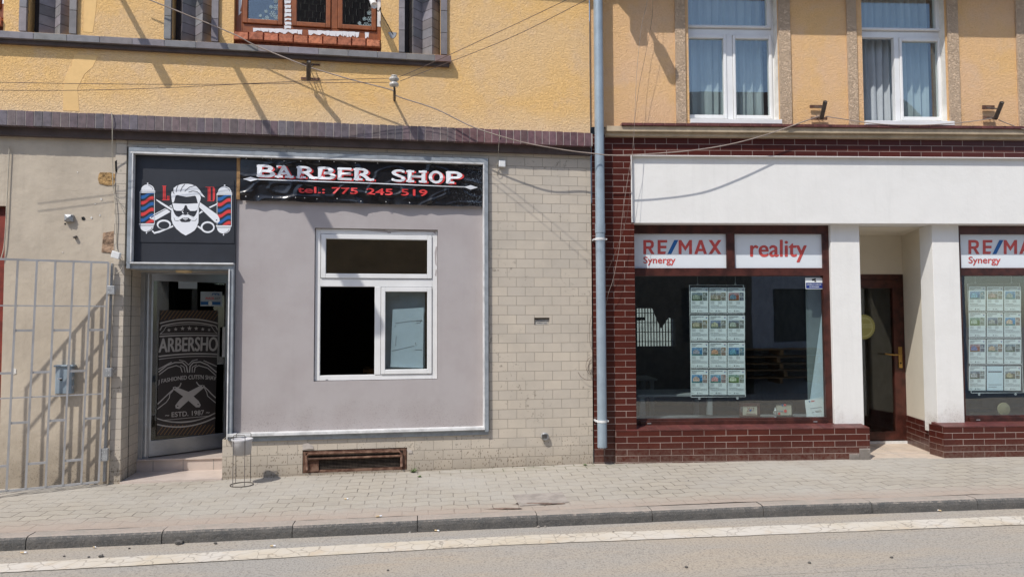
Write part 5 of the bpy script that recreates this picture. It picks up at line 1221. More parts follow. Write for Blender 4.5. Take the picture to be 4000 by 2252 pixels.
# shop windows
nW = -.20; ng = -.235
def shop_window(u0, u1, splits, lw=.035):
    zt_ = zfB; zb_ = zsl+.03; z1 = B.at(3000, 913, nW)[1]; z2 = B.at(3000, 1046, nW)[1]; z3 = B.at(3000, 1077, nW)[1]; z4 = B.at(3000, 1631, nW)[1]
    zt_ = B.at(3000, 888, nW)[1]
    f = MB(B); f.box(u0, u1, z1, zfB, nW-.07, nW); f.box(u0, u0+lw, zb_, z1, nW-.07, nW); f.box(u1-.08, u1, zb_, z1, nW-.07, nW); f.box(u0+lw, u1-.08, z3, z2, nW-.07, nW); f.box(u0+lw, u1-.08, zb_-.02, z4, nW-.07, nW)
    for s0, s1 in splits: f.box(s0, s1, z2, z1, nW-.07, nW-.001)
    f.box(u0+.09, u1-.08, zb_-.02, z4-.02, nW, nW+.02)
    w = f.build('shop_window', M['mahog'], hB, bevel=.004)
    pane_m(B, w, (u0+lw, u1-.08, z4, z3), ng+.0, M['glass_soft'])
    f = MB(B)
    for uu in (u0+.17, u1-.25): f.box(uu, uu+.045, zb_+.012, zb_+.022, nW+.02, nW+.024)
    f.each('drain_cap', M['galv'], w)
    return w, z1, z2, z3, z4
uw0 = ufb-.005; uw1 = pa_[0]+.006
s0, s1 = B.at(2839, 980, nW)[0], B.at(2871, 980, nW)[0]
sw, z1, z2, z3, z4 = shop_window(uw0, uw1, [(s0, s1)])
vw0 = pb_[1]-.006; sw2, *_ = shop_window(vw0, uR-1.2, [(vw0+1.30, vw0+1.40), (vw0+2.6, vw0+2.7)], lw=.06)
def sign(u0, u1, label):
    t = thing('window_sign', B.p((u0+u1)/2, z2, nW), label, 'sign', 'estate agency sign panels'); f = MB(B); f.box(u0, u1, z2, z1, nW-.05, nW-.03); f.build('panel', simple('sign_white', (.70, .74, .78), .35, var=.01, bmp=0), t); return t
def remax(t, x0, x1, sc=1., dx=0):
    n_ = nW-.028; f = MB(B); X = lambda x: x+dx
    y0, y1 = 937, 992
    def PP(xa, xb, pts, up=0): f.px([(X(xa+(xb-xa)*a), y0+(y1-y0)*b) for a, b in pts], n_+up*.0006, 0)
    PP(2513, 2556, [(0, 0), (.26, 0), (.26, 1), (0, 1)]); PP(2513, 2556, [(.26, 0), (.62, 0), (.85, .07), (.95, .2), (.95, .42), (.85, .56), (.6, .63), (.26, .63), (.26, .45), (.58, .45), (.7, .38), (.7, .24), (.58, .18), (.26, .18)]); PP(2513, 2556, [(.42, .60), (.70, .60), (1.02, 1), (.73, 1)], 1)
    PP(2569, 2607, [(0, 0), (.98, 0), (.98, .18), (.30, .18), (.30, .41), (.9, .41), (.9, .59), (.30, .59), (.30, .82), (.85, .82), (.78, 1), (0, 1)])
    PP(2651, 2703, [(0, 0), (.2, 0), (.5, .46), (.8, 0), (1, 0), (1, 1), (.78, 1), (.78, .38), (.5, .78), (.22, .38), (.22, 1), (0, 1)])
    PP(2712, 2762, [(.38, 0), (.62, 0), (1, 1), (.76, 1), (.5, .28), (.24, 1), (0, 1)]); PP(2712, 2762, [(.22, .62), (.78, .62), (.85, .79), (.15, .79)], 1)
    PP(2768, 2818, [(0, 0), (.27, 0), (1, 1), (.73, 1)]); PP(2768, 2818, [(.73, 0), (1, 0), (.27, 1), (0, 1)], 1)
    f.px([(X(2634), y0), (X(2650), y0), (X(2622), y1), (X(2607), y1)], n_+.001, 1)
    lettering(f, 'Synergy', [(X(2514), 1002), (X(2638), 1002), (X(2638), 1036), (X(2514), 1036)], n_, 0, fat=.9)
    f.build('lettering', [simple('sign_red', (.60, .085, .075), .5, bmp=0), M['blue']], t)
t = sign(uw0+.035, s0, 'first agency sign panel with red lettering and a blue slash, left above the large window'); remax(t, 0, 0)
t = sign(s1, uw1-.08, 'sign panel with the single red word reality above the large window')
f = MB(B); lettering(f, 'reality', [(2932, 937), (3150, 937), (3150, 1023), (2932, 1023)], nW-.028, 0, fat=1.9); f.build('lettering', simple('sign_red', (.60, .085, .075), .5, bmp=0), t)
t = sign(vw0+.06, vw0+1.30, 'agency sign panel with a blue slash cut by the right edge of the picture'); remax(t, 0, 0, dx=1270)
t = sign(vw0+1.40, vw0+2.6, 'plain end of the agency sign panel, just outside the picture')
def inner():
    f = MB(B); zf_ = .42
    f.add([B.p(ufb-.6, zf_, -.27), B.p(uR, zf_, -.27), B.p(uR, zf_, -4.5), B.p(ufb-.6, zf_, -4.5)], [(0, 1, 2, 3)], 1)
BWr = B.R(2488, 1203, 2640, 1352, -4.6); f = room(B, ufb-.9, pa_[1]-.04, .1, 3.0, -.27, -4.6, (0, 1, 0)); f.f = f.f[1:]; f.m = f.m[1:]; f.c = f.c[1:]; f.g = f.g[1:]
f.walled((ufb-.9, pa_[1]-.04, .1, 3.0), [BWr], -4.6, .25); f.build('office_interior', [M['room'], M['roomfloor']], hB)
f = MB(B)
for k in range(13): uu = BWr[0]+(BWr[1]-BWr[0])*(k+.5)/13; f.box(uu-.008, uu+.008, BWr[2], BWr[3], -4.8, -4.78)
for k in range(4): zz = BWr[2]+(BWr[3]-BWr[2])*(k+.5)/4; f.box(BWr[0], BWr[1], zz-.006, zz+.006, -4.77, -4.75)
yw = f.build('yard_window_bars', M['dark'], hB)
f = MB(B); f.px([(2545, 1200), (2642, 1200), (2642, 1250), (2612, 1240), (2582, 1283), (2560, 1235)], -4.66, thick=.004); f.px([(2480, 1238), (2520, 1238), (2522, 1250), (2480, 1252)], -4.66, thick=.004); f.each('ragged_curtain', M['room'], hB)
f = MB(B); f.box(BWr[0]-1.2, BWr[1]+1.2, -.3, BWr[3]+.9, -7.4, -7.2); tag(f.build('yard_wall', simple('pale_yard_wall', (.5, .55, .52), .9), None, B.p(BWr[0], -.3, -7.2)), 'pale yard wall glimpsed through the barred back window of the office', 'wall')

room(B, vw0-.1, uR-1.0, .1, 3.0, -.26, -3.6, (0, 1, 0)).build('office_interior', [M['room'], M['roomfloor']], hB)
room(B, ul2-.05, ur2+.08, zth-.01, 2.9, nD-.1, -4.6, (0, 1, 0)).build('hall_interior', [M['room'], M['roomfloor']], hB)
# lintel strip inside so no light leaks above the frames
MB(B).box(.35, uR, zfB+.02, zc1-.02, -.6, -.36).build('lintel_core', M['room'], hB)

# notice boards with sheets
def board(x0, y0, x1, y1, cols, rws, label, n_, seed, skip=()):
    random.seed(seed)
    t = thing('notice_board', B.P((x0+x1)/2, y1, n_), label, 'notice board', 'notice boards hung in the agency windows')
    r = B.R(x0, y0, x1, y1, n_); f = MB(B)
    P4 = [B.p(r[0], r[2], n_), B.p(r[1], r[2], n_), B.p(r[1], r[3], n_), B.p(r[0], r[3], n_)]
    f.tube([P4[0], P4[1], P4[2], P4[3], P4[0]], .005, 6)
    for yy in [b for a, b in rws][:-1]:
        zz = B.at(x0, yy+4, n_)[1]; f.box(r[0], r[1], zz-.004, zz+.004, n_-.004, n_+.004)
    f.build('frame', M['aluwhite'], t)
    f = MB(B); f.box(r[0]+.008, r[1]-.008, r[2]+.008, r[3]-.008, n_-.012, n_-.008); f.build('backing', M['panelblack'], t)
    for hx_ in (.15, .85):
        uu = r[0]+(r[1]-r[0])*hx_; f = MB(B)
        f.tube([B.p(uu, r[3]+.002, n_), B.p(uu, z3-.0, n_)], .003, 5); f.lathe(B.p(uu, r[3]+.012, n_), [(.011, -.002), (.011, .002), (.006, .002), (.006, -.002), (.011, -.002)], 10, axis='n')
        f.build('chain', M['galv'], t)
        f = MB(B); f.lathe(B.p(uu, r[2]-.018, n_), [(.013, -.003), (.013, .003), (.006, .003), (.006, -.003), (.013, -.003)], 12, axis='n'); f.build('ring', M['aluwhite'], t)
    pal = [((.10, .12, .10), (.16, .2, .18)), ((.30, .24, .18), (.26, .22, .16)), ((.35, .08, .03), (.1, .12, .2)), ((.20, .17, .12), (.3, .25, .15)), ((.14, .16, .22), (.25, .25, .2)), ((.12, .11, .1), (.25, .26, .24)), ((.05, .22, .42), (.2, .22, .24)), ((.25, .27, .28), (.35, .2, .12)), ((.03, .16, .36), (.07, .22, .3)), ((.04, .25, .5), (.45, .3, .26)), ((.12, .3, .42), (.4, .22, .2)), ((.14, .24, .08), (.3, .34, .26))]
    k = 0
    for (ya, yb) in rws:
        for (xa, xb) in cols:
            k += 1
            n2 = n_+.002; w_, h_ = xb-xa, yb-ya; f = MB(B); f.px([(xa, ya), (xb, ya), (xb, yb), (xa, yb)], n2, 0, thick=.002)
            L = lambda a, b, c, d: [(xa+w_*a, ya+h_*b), (xa+w_*c, ya+h_*b), (xa+w_*c, ya+h_*d), (xa+w_*a, ya+h_*d)]
            if k in skip:
                f.px(L(.08, .2, .92, .26), n2+.001, 1); f.px(L(.1, .75, .9, .77), n2+.001, 1); f.px(L(.1, .84, .6, .86), n2+.001, 1)
                o = f.build('sheet', [M['tableboard'], M['ink']], t); o['label'] = 'bluish sheet without pictures'; continue
            f.px(L(.06, .045, .62+.15*rnd(), .07), n2+.001, 1); f.px(L(.06, .10, .35, .115), n2+.001, 1); f.px(L(.06, .135, .28, .15), n2+.001, 1)
            for yy in (.56, .60, .64): f.px(L(.06, yy, .28, yy+.012), n2+.001, 1); f.px(L(.5, yy, .72, yy+.012), n2+.001, 1)
            for yy in (.71,): f.px(L(.06, yy, .55, yy+.014), n2+.001, 1)
            for yy in (.75, .785, .82): f.px(L(.06, yy, .94, yy+.009), n2+.001, 1)
            f.px(L(.05, .925, .2, .935), n2+.001, 1); f.px([(xa+w_*.35, ya+h_*.96), (xa+w_*.40, ya+h_*.89), (xa+w_*.43, ya+h_*.96)], n2+.001, 1); f.px(L(.47, .92, .62, .93), n2+.001, 1); f.px(L(.47, .945, .7, .955), n2+.001, 1)
            f.px([(xa+w_*.84, ya+h_*.08), (xa+w_*.94, ya+h_*.08), (xa+w_*.89, ya+h_*.135)], n2+.001, 2); f.px(L(.84, .05, .94, .06), n2+.001, 3)
            sh = f.build('sheet', [M['paper'], M['ink'], M['blue'], M['red']], t)
            c1_, c2_ = pal[(k-1) % 12] if seed == 1 else pal[(k*5+3) % 12]
            f = MB(B)
            y0_, y1_ = .20, .52
            f.px(L(.06, y0_, .66, y0_+.1), n2+.001, 0, (c1_[0]*.8+.15, c1_[1]*.8+.2, c1_[2]*.8+.26)); f.px(L(.06, y0_+.1, .66, y1_), n2+.001, 0, c1_)
            f.px([(xa+w_*.12, ya+h_*.47), (xa+w_*.12, ya+h_*.34), (xa+w_*.3, ya+h_*.26), (xa+w_*.5, ya+h_*.34), (xa+w_*.5, ya+h_*.47)], n2+.0016, 0, tuple(min(.8, c*1.7+.1*rnd()) for c in c2_))
            f.px(L(.06, y1_-.06, .66, y1_), n2+.002, 0, (c1_[0]*.5+.04, c1_[1]*.6+.06, c1_[2]*.4+.03))
            f.px(L(.68, y0_, .94, y0_+.15), n2+.001, 0, c2_); f.px(L(.68, y0_+.17, .94, y1_), n2+.001, 0, tuple(c*.6+.1 for c in c2_)); f.px(L(.72, y0_+.05, .85, y0_+.12), n2+.0016, 0, (.5, .5, .48))
            f.build('picture', M['tintp'], sh)
    return t
nb_ = -.30
board(2693, 1113, 2912, 1548, [(2698, 2767), (2771, 2839), (2842, 2910)], [(1123, 1220), (1231, 1328), (1337, 1434), (1443, 1541)], 'left hanging board with twelve property sheets behind the large agency window', nb_, 1)
board(3780, 1107, 3997, 1532, [(3785, 3850), (3855, 3919), (3923, 3988)], [(1118, 1213), (1221, 1315), (1324, 1419), (1429, 1524)], 'right hanging board with property sheets, beside the right edge of the picture', nb_, 5, skip=(11,))

# things on the window ledge inside
zlg = z4-.012
f = MB(B); f.box(uw0+.03, uw1-.08, zlg-.04, zlg, -.62, -.245); f.build('inner_ledge', simple('grey_inner_sill', (.2, .2, .21), .5), hB)
f = MB(B); f.box(vw0+.03, uR-1.3, zlg-.04, zlg, -.62, -.245); f.build('inner_ledge', M['roomfloor'], hB)
def stand_frame(x0, y0, x1, y1, n_, label, fm, w, inner_m, lean=.03):
    r = B.R(x0, y0, x1, y1, n_); t = thing('picture_frame', B.p((r[0]+r[1])/2, r[2], n_), label, 'picture frame')
    f = MB(B); ring(f, r, w, n_-.015, n_); f.build('frame', fm, t); f = MB(B); f.box(r[0]+w, r[1]-w, r[2]+w, r[3]-w, n_-.012, n_-.006); f.build('certificate', inner_m, t); return t, r
beige = simple('cream_certificate', (.50, .46, .36), .6, bmp=0)
t, r = stand_frame(2889, 1574, 2970, 1631, -.30, 'dark framed cream certificate reading 2017 on the window ledge', M['mahog'], .035, beige)
f = MB(B); lettering(f, '2017', [(2918, 1590), (2946, 1590), (2946, 1606), (2918, 1606)], -.303, 0, bold=.0); f.px([(2926, 1598), (2938, 1598), (2932, 1607)], -.302, 1); f.px([(2914, 1614), (2952, 1614), (2952, 1616), (2914, 1616)], -.303, 0); lettering(f, 'RE/MAX', [(2893, 1607), (2893, 1586), (2899, 1586), (2899, 1607)], -.299, 2); f.build('print', [simple('maroon_ink', (.25, .05, .04), .6, bmp=0), M['blue'], M['galv']], t)
t, r = stand_frame(3028, 1576, 3097, 1624, -.34, 'small pale certificate with red squares behind the silver figurine', M['dark'], .012, beige)
f = MB(B); f.px([(3062, 1577), (3071, 1577), (3071, 1584), (3062, 1584)], -.338, 0); f.px(ell(3068, 1604, 6, 6, 12), -.338, 0); f.px([(3040, 1610), (3048, 1610), (3048, 1618), (3040, 1618)], -.338, 0); f.px([(3052, 1578), (3060, 1578), (3056, 1587)], -.338, 1); f.px([(3040, 1603), (3060, 1603), (3060, 1605), (3040, 1605)], -.338, 1); f.build('print', [M['red'], M['blue']], t)
fg = thing('figurine', B.P(3029, 1630, -.30), 'small silver standing figurine in front of the pale certificate', 'figurine')
f = MB(B); c_ = B.P(3029, 1632, -.30); f.lathe(c_, [(0, 0), (.022, 0), (.022, .008), (.012, .012), (.016, .03), (.022, .05), (.016, .075), (.02, .09), (.012, .102), (.005, .106), (.009, .112), (.009, .122), (.003, .128), (0, .128)], 14); f.build('body', M['silver'], fg, smooth=True)
f = MB(B); f.tube([c_+Vector((-.018, -.005, .09)), c_+Vector((-.028, -.008, .065)), c_+Vector((-.01, -.018, .055))], .005, 6); f.tube([c_+Vector((.018, -.005, .09)), c_+Vector((.028, -.008, .065)), c_+Vector((.01, -.018, .06))], .005, 6); f.build('arms', M['silver'], fg, smooth=True)
f = MB(B); f.px([(3144, 1562), (3213, 1549), (3225, 1628), (3152, 1632)], -.29, 0, thick=.003)
f.px([(3158, 1565), (3165, 1564), (3163, 1572)], -.288, 1); lettering(f, 'REMAX', [(3168, 1563), (3184, 1561), (3184, 1567), (3168, 1569)], -.288, 2, bold=.02)
for a, b, c_, d_ in ((3164, 1594, 3210, 1588), (3184, 1604, 3206, 1601), (3186, 1608, 3210, 1605), (3172, 1609, 3180, 1608)): f.px([(a, b), (c_, d_), (c_, d_+1.6), (a, b+1.6)], -.288, 3)
tag(f.build('letter_sheet', [M['paper'], M['blue'], M['red'], M['ink']], None, B.P(3185, 1630, -.29)), 'tilted white letter leaning in the lower right corner of the large window', 'paper sheet')
f = MB(B); f.px([(3165, 1562), (3221, 1150), (3231, 1150), (3233, 1632), (3150, 1632)], -.36, 0, thick=.01)
tag(f.build('leaning_board', M['tableboard'], None, B.P(3190, 1632, -.36)), 'pale blue board leaning against the right side of the large window', 'board')
f = MB(B); f.px([(3147, 1120), (3222, 1120), (3232, 1632), (3158, 1632)], -.42, 0, thick=.01)
tag(f.build('window_backing', simple('grey_green_blind', (.20, .235, .235), .9, var=.1, vscale=3), None, B.P(3190, 1632, -.42)), 'grey green fabric blind hanging behind the pale blue board', 'blind')
st = thing('security_sticker', B.P(3181, 1130, ng), 'blue and white camera warning sticker in the top corner of the large window', 'sticker')
ns_ = ng+.002; f = MB(B); f.px([(3145, 1084), (3214, 1084), (3217, 1128), (3147, 1128)], ns_, 0); f.px([(3147, 1086), (3212, 1086), (3213, 1103), (3148, 1103)], ns_+.0008, 1)
f.px([(3170, 1090), (3186, 1086), (3188, 1092), (3174, 1097)], ns_+.0016, 2); f.px([(3181, 1095), (3185, 1094), (3190, 1100), (3182, 1101)], ns_+.0016, 2); f.px([(3148, 1104), (3213, 1104), (3215, 1126), (3149, 1126)], ns_+.0008, 3)
lettering(f, 'STŘEŽENO KAMERAMI', [(3152, 1108), (3208, 1108), (3208, 1113), (3152, 1113)], ns_+.0018, 1, bold=.02); lettering(f, 'SE ZÁZNAMEM', [(3162, 1116), (3199, 1116), (3199, 1122), (3162, 1122)], ns_+.0018, 1, bold=.02)
f.build('print', [M['paper'], M['paper'], M['dark'], simple('deep_blue_print', (.012, .035, .20), .5, bmp=0)], st)
pl = thing('award_disc', B.P(3920, 1625, -.3), 'round gold award disc standing in the window at the right edge', 'award')
f = MB(B); f.lathe(B.P(3921, 1597, -.3), [(0, .008), (.062, .008), (.07, .004), (.078, .006), (.08, 0), (.08, -.008), (0, -.01)], 32, axis='n'); f.build('disc', simple('pale_gold', (.27, .24, .14), .5), pl, smooth=True)
# furniture inside
def table(cu, cn, w, d, z, label):
    t = thing('office_table', B.p(cu, .42, cn), label, 'table'); MB(B).box(cu-w/2, cu+w/2, z-.03, z, cn-d/2, cn+d/2).build('table_top', M['table'], t, bevel=.006)
    for a in (-1, 1):
        for b in (-1, 1): MB(B).box(cu+a*(w/2-.07)-.03, cu+a*(w/2-.07)+.03, .12, z-.03, cn+b*(d/2-.07)-.03, cn+b*(d/2-.07)+.03).build('leg', M['table'], t)
table(B.at(2620, 1520, -1.1)[0], -1.15, 1.0, .7, B.at(2620, 1530, -1.1)[1], 'pale table just inside the left part of the large window')
table(B.at(2440, 1470, -2.4)[0], -2.6, .9, .7, B.at(2540, 1475, -2.4)[1], 'second pale table deeper in the office at the far left')

# downpipe
dp = thing('downpipe', B.P(2352, 1748, .12), 'grey blue zinc downpipe with a ragged lower end at the joint of the houses', 'downpipe')
def pc(y): return 2337.5+(y)*.0079
P0 = [B.P(pc(y), y, .12) for y in range(-300, 1746, 60)]
ub0 = (B.P(pc(900), 900, .12)-B.o).dot(B.u)
pz = [p.z for p in P0]; ztopp, zbotp = 6.2, B.at(2352, 1746, .12)[1]
f = MB(B); seg = 24; V = []; rings_ = [zbotp, zbotp+.012, zbotp+.03]+[zbotp+.03+(ztopp-zbotp-.03)*i/30 for i in range(1, 31)]
for i, zz in enumerate(rings_):
    lean = .0; 
    for k in range(seg):
        w = 2*math.pi*k/seg; r_ = .053+(0.004*math.sin(k*2.5) if i == 0 else .002*math.sin(k*2.5) if i == 1 else 0)
        dz_ = .006*math.sin(k*3.1) if i == 0 else 0
        V.append(B.p(ub0+r_*math.cos(w), zz+dz_, .12+r_*math.sin(w)))
f.add(V, [(i*seg+k, i*seg+(k+1) % seg, (i+1)*seg+(k+1) % seg, (i+1)*seg+k) for i in range(len(rings_)-1) for k in range(seg)])
f.build('pipe_run', M['pipe'], dp, smooth=True)
for y, nm in ((890, 's'), (932, 'c'), (1646, 'c')):
    zz = B.at(2345, y, .17)[1]; f = MB(B); h = .05 if nm == 's' else .014
    f.lathe(B.p(ub0, zz, .12), [(.0545, -h), (.0575, -h), (.0575, h), (.0545, h)], 24)
    if nm == 'c': f.box(ub0-.075, ub0-.055, zz-.008, zz+.008, 0, .13); f.box(ub0+.055, ub0+.075, zz-.008, zz+.008, 0, .13)
    f.build('socket' if nm == 's' else 'pipe_clamp', M['pipe'] if nm == 's' else M['aluwhite'], dp, smooth=False)

# ================================================================== small things on the ground
def lump(x, y, s, label, mat=M['asphl'], name='asphalt_lump', cat='rubble', road=True, group='rubble in the gutter'):
    d = ray(x, y); t_ = (rz(0, 5.9)-ZC-.0)/d.z if road else None
    if road:
        p = Vector((0, 0, 0))
        for _ in range(6): 
            zz = rz(d.x*t_, d.y*t_)+.003; t_ = (zz-ZC)/d.z
        p = Vector((d.x*t_, d.y*t_, zz))
    else: p = onground(x, y)
    bm = bmesh.new(); bmesh.ops.create_icosphere(bm, subdivisions=2, radius=s)
    for v in bm.verts:
        v.co *= 1+.5*noise.noise(v.co*2.2/s+Vector((x, y, 0))); v.co.z *= .6; v.co.z += s*.3
    me = bpy.data.meshes.new(name); bm.to_mesh(me); bm.free(); me.materials.append(mat)
    o = bpy.data.objects.new(name, me); C.objects.link(o); o.location = p; return tag(o, label, cat, group)
lump(698, 2121, .032, 'largest dark asphalt lump in the gutter against the kerb'); lump(842, 2121, .014, 'small dark lump at the kerb right of the largest one')
lump(395, 2172, .018, 'dark crumbled lump beside the white line on the left'); lump(346, 2174, .009, 'tiny dark lump left of the crumbled one'); lump(251, 2171, .009, 'tiny pale lump near the white line at the far left'); lump(505, 2140, .009, 'tiny dark lump midway along the left gutter')
lump(2103, 2056, .012, 'pale pebble at the foot of the kerb gap', M['concrete']); lump(2130, 2055, .009, 'smaller pale pebble just right of the kerb gap', M['concrete']); lump(2396, 2077, .009, 'dark pebble on the white line edge at centre'); lump(1600, 2077, .011, 'white pebble under the kerb joint', M['fascia'])
lump(2681, 2214, .013, 'black stone lying alone on the open road'); lump(3162, 2197, .012, 'dark stone on the road at the lower right'); lump(3483, 2176, .012, 'dark flake on the road further right'); lump(2689, 1876, .008, 'small black pebble on the pavers below the large window', road=False)
lump(3242, 2050, .006, 'tiny dark pebble in the gutter under the porch'); lump(1515, 2226, .009, 'small dark crumb at the bottom edge left of centre')
def butt(x, y, ang, label, road=False, L=.035):
    p = onground(x, y) if not road else None
    if road:
        d = ray(x, y); t_ = -1.7/d.z
        for _ in range(6): zz = rz(d.x*t_, d.y*t_)+.004; t_ = (zz-ZC)/d.z
        p = Vector((d.x*t_, d.y*t_, zz))
    dv = Vector((math.cos(ang), math.sin(ang), 0))*L/2; c_ = p+Vector((0, 0, .009))
    t = thing('cigarette_butt', p, label, 'cigarette butt', 'dropped cigarette butts')
    MB(G).tube([c_-dv, c_+dv*.2], .006, 8).build('filter', M['lamp'], t); MB(G).tube([c_+dv*.2, c_+dv], .0058, 8).build('paper_end', M['wht'], t)
butt(1480, 2018, .3, 'cigarette butt on the dusty pavers above the kerb at centre', L=.05); butt(1707, 2074, -.3, 'cigarette butt in the gutter right of the kerb joint', True, .04); butt(92, 2160, .1, 'cigarette butt in the gutter at the far left', True, .045)
butt(1353, 1950, 0, 'cigarette butt lying on the pavers mid pavement', L=.035); butt(1066, 2134, .2, 'orange cigarette butt in the gutter left of centre', True, .04); butt(3668, 1995, 2.2, 'cigarette butt at the foot of the kerb on the right', True, .04); butt(369, 2139, .4, 'short white butt in the left gutter', True, .02)

# weeds at the wall foot
random.seed(3)
for (x, y, s, lb) in ((1611, 1843, .045, 'small green weed tuft sprouting right of the cellar grate'), (1640, 1862, .022, 'tiny weed in the paver joint below the green tuft'), (2285, 1816, .02, 'faint weed in the joint near the downpipe foot')):
    p = onground(x, y); f = MB(G)
    for k in range(26):
        a = rnd()*6.28; l = s*(.5+rnd()); d = Vector((math.cos(a), math.sin(a), .2+rnd())).normalized()*l; w = Vector((-math.sin(a), math.cos(a), 0))*.004; b = p+Vector(((rnd()-.5)*s, (rnd()-.5)*s*.6, 0))
        f.add([b-w, b+w, b+d*.6+w*1.3, b+d, b+d*.6-w*1.3], [(0, 1, 2, 3, 4)])
    tag(f.build('weed', M['leaf'], None, p), lb, 'weed', 'weeds along the wall')
# concrete inspection slab in the pavement
f = MB(G); pts = [onground(x, y)+Vector((0, 0, .007)) for x, y in ((2003, 1933), (2196, 1923), (2222, 1962), (2030, 1976))]
f.add(pts+[p-Vector((0, 0, .05)) for p in pts], [(0, 1, 2, 3), (4, 5, 1, 0), (5, 6, 2, 1), (6, 7, 3, 2), (7, 4, 0, 3)])
tag(f.build('inspection_slab', M['concrete'], None, pts[0]), 'worn rectangular concrete slab set in the pavers near the kerb', 'slab')
dirt = simple('reddish_grit', (.22, .15, .115), .95, var=.3, vscale=12, bmp=.8, bscale=70)
for (x, y, s, lb) in ((2110, 1966, .16, 'strip of dark reddish grit on the lower edge of the concrete slab'), (1975, 1986, .10, 'patch of reddish grit left of the concrete slab by the kerb')):
    p = onground(x, y); f = MB(G); V = [p+Vector((0, 0, .011))]; k = 22
    for i in range(k): a = 2*math.pi*i/k; r_ = s*(.75+.5*noise.noise((i*.8, x, 0))); V.append(p+Vector((r_*1.9*math.cos(a), r_*.33*math.sin(a), .0035)))
    f.add(V, [(0, i+1, (i+1) % k+1) for i in range(k)]); tag(f.build('grit_patch', dirt, None, p), lb, 'grit', kind='stuff')

# ================================================================== house across the street (seen in the panes)
hC = thing('opposite_house', (0, -6, -.1), 'grey house with a tiled roof across the street, seen only as reflections in the panes', 'house')
F2 = Frame((0, -3.4, 0), 184.0)
opw = simple('dull_blue_grey_render', (.46, .48, .54), .9, var=.08, vscale=2); opt = simple('dull_tan_render', (.36, .24, .13), .9, var=.1, vscale=2); opd = simple('dark_shopfront', (.15, .135, .11), .6)
holes = [(-9.5+2.6*k, -8.5+2.6*k, 1.0, 2.5) for k in range(8)]
MB(F2).walled((-14, -7.9, -.5, 5.6), holes+[(a, b, c+2.6, d+2.1) for a, b, c, d in holes], 0, .2).build('wall', opw, hC)
MB(F2).walled((-7.9, -3.6, -.5, 5.6), [h for h in holes if -7.9 < h[0] < -4.6], 0, .2).build('shopfront_wall', opd, hC)
MB(F2).walled((-3.6, 14, -.5, 5.6), [h for h in holes if h[0] > 1.5], 0, .2).build('tan_wall', opt, hC)
f = MB(F2); f.box(-3.6, 14, 4.75, 5.0, 0, .12); f.build('string_course', M['galv'], hC); f = MB(F2)
for h in [h for h in holes if h[0] > 1.5 or h[1] < -3.6]: f.box(h[0], h[1], h[2], h[3], -.22, -.15); f.box(h[0], h[1], h[2]+2.6, h[3]+2.1, -.22, -.15)
f.each('window_pane', simple('slate_pane', (.05, .06, .07), .3, bmp=0), hC)
f = MB(F2); f.box(-14, 14, 5.5, 5.62, -.2, .35); f.build('eaves', M['galv'], hC)
def roofmat():
    m, t, bs = nt('roof_tiles'); uv = coords(t, 'UV'); 
    br = N(t, 'ShaderNodeTexBrick', {'Vector': uv, 'Color1': (.05, .03, .025, 1), 'Color2': (.09, .05, .04, 1), 'Mortar': (.01, .008, .008, 1), 'Scale': 1., 'Mortar Size': .02, 'Mortar Smooth': 1., 'Brick Width': .24, 'Row Height': .3})
    t.links.new(br.outputs[0], bs.inputs['Base Color']); bs.inputs['Roughness'].default_value = .7; bump(t, bs, br.outputs[1], 1., .04); return m
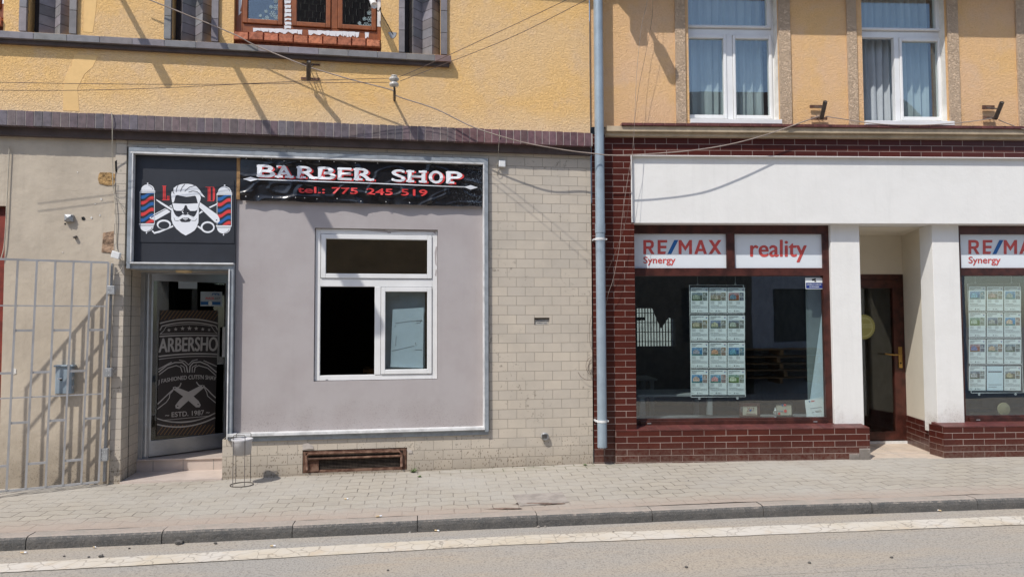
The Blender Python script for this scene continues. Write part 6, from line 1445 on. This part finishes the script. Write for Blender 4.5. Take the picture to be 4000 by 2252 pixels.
# u runs towards -x here
f = MB(F2); f.add([F2.p(-14.3, 5.63, .4), F2.p(-4, 5.63, .4), F2.p(-4, 9.3, -3.8), F2.p(-14.3, 9.3, -3.8)], [(0, 1, 2, 3)]); f.add([F2.p(-14.3, 5.63, -8), F2.p(-4, 5.63, -8), F2.p(-4, 9.3, -3.8), F2.p(-14.3, 9.3, -3.8)], [(0, 1, 2, 3)])
f.build('low_roof', roofmat(), hC)
f = MB(F2); f.add([F2.p(-4.02, 5.63, .4), F2.p(2.35, 5.63, .4), F2.p(2.35, 13.4, -4.6), F2.p(-4.02, 13.4, -4.6)], [(0, 1, 2, 3)]); f.add([F2.p(-4.02, 5.63, -9.6), F2.p(2.35, 5.63, -9.6), F2.p(2.35, 13.4, -4.6), F2.p(-4.02, 13.4, -4.6)], [(0, 1, 2, 3)])
f.add([F2.p(2.34, 5.63, .3), F2.p(2.34, 13.35, -4.6), F2.p(2.34, 5.63, -9.5)], [(0, 1, 2)]); f.add([F2.p(-4.0, 5.63, .3), F2.p(-4.0, 13.35, -4.6), F2.p(-4.0, 5.63, -9.5)], [(0, 1, 2)])
f.build('roof', roofmat(), hC)

tm = thing('timber_stack', (8.3, -2.6, -.1), 'stack of rough timber pallets across the street, mirrored in the large window', 'timber stack')
random.seed(11)
for k in range(5):
    f = MB(G); z_ = -.1+k*.19; ox, oy = 8.3+(rnd()-.5)*.25, 2.6+(rnd()-.5)*.15
    for a in range(7): f.box(ox-1.2, ox+1.2, z_+.14, z_+.165, oy-.5+a*.15, oy-.39+a*.15)
    for a in (-1.15, 0, 1.05): f.box(ox+a, ox+a+.1, z_, z_+.14, oy-.5, oy+.5)
    f.build('pallet', M['wood'], tm)
# ================================================================== light
L = Vector((.78, 1, -1.75)).normalized()
sd_ = bpy.data.lights.new('sun', 'SUN'); sd_.energy = 3.2; sd_.angle = math.radians(.53); sd_.color = (1, .955, .88)
so = bpy.data.objects.new('sun', sd_); C.objects.link(so); so.rotation_euler = L.to_track_quat('-Z', 'Y').to_euler()
w = bpy.data.worlds.new('World'); bpy.context.scene.world = w; w.use_nodes = True; t = w.node_tree; t.nodes.clear()
sk = N(t, 'ShaderNodeTexSky', sky_type='NISHITA'); sk.sun_disc = False; sk.sun_elevation = math.asin(-L.z); sk.sun_rotation = math.atan2(-L.x, -L.y) % (2*math.pi)
sk.altitude = 300; sk.dust_density = 1.2
bg = N(t, 'ShaderNodeBackground', {0: sk.outputs[0], 1: .15}); wo = t.nodes.new('ShaderNodeOutputWorld'); t.links.new(bg.outputs[0], wo.inputs[0])
sc = bpy.context.scene
sc.view_settings.view_transform = 'Standard'; sc.view_settings.look = 'None'; sc.view_settings.exposure = .36; sc.view_settings.gamma = 1
sc.cycles.transparent_max_bounces = 12
for o in bpy.data.objects:
    if '_o' in o: del o['_o']
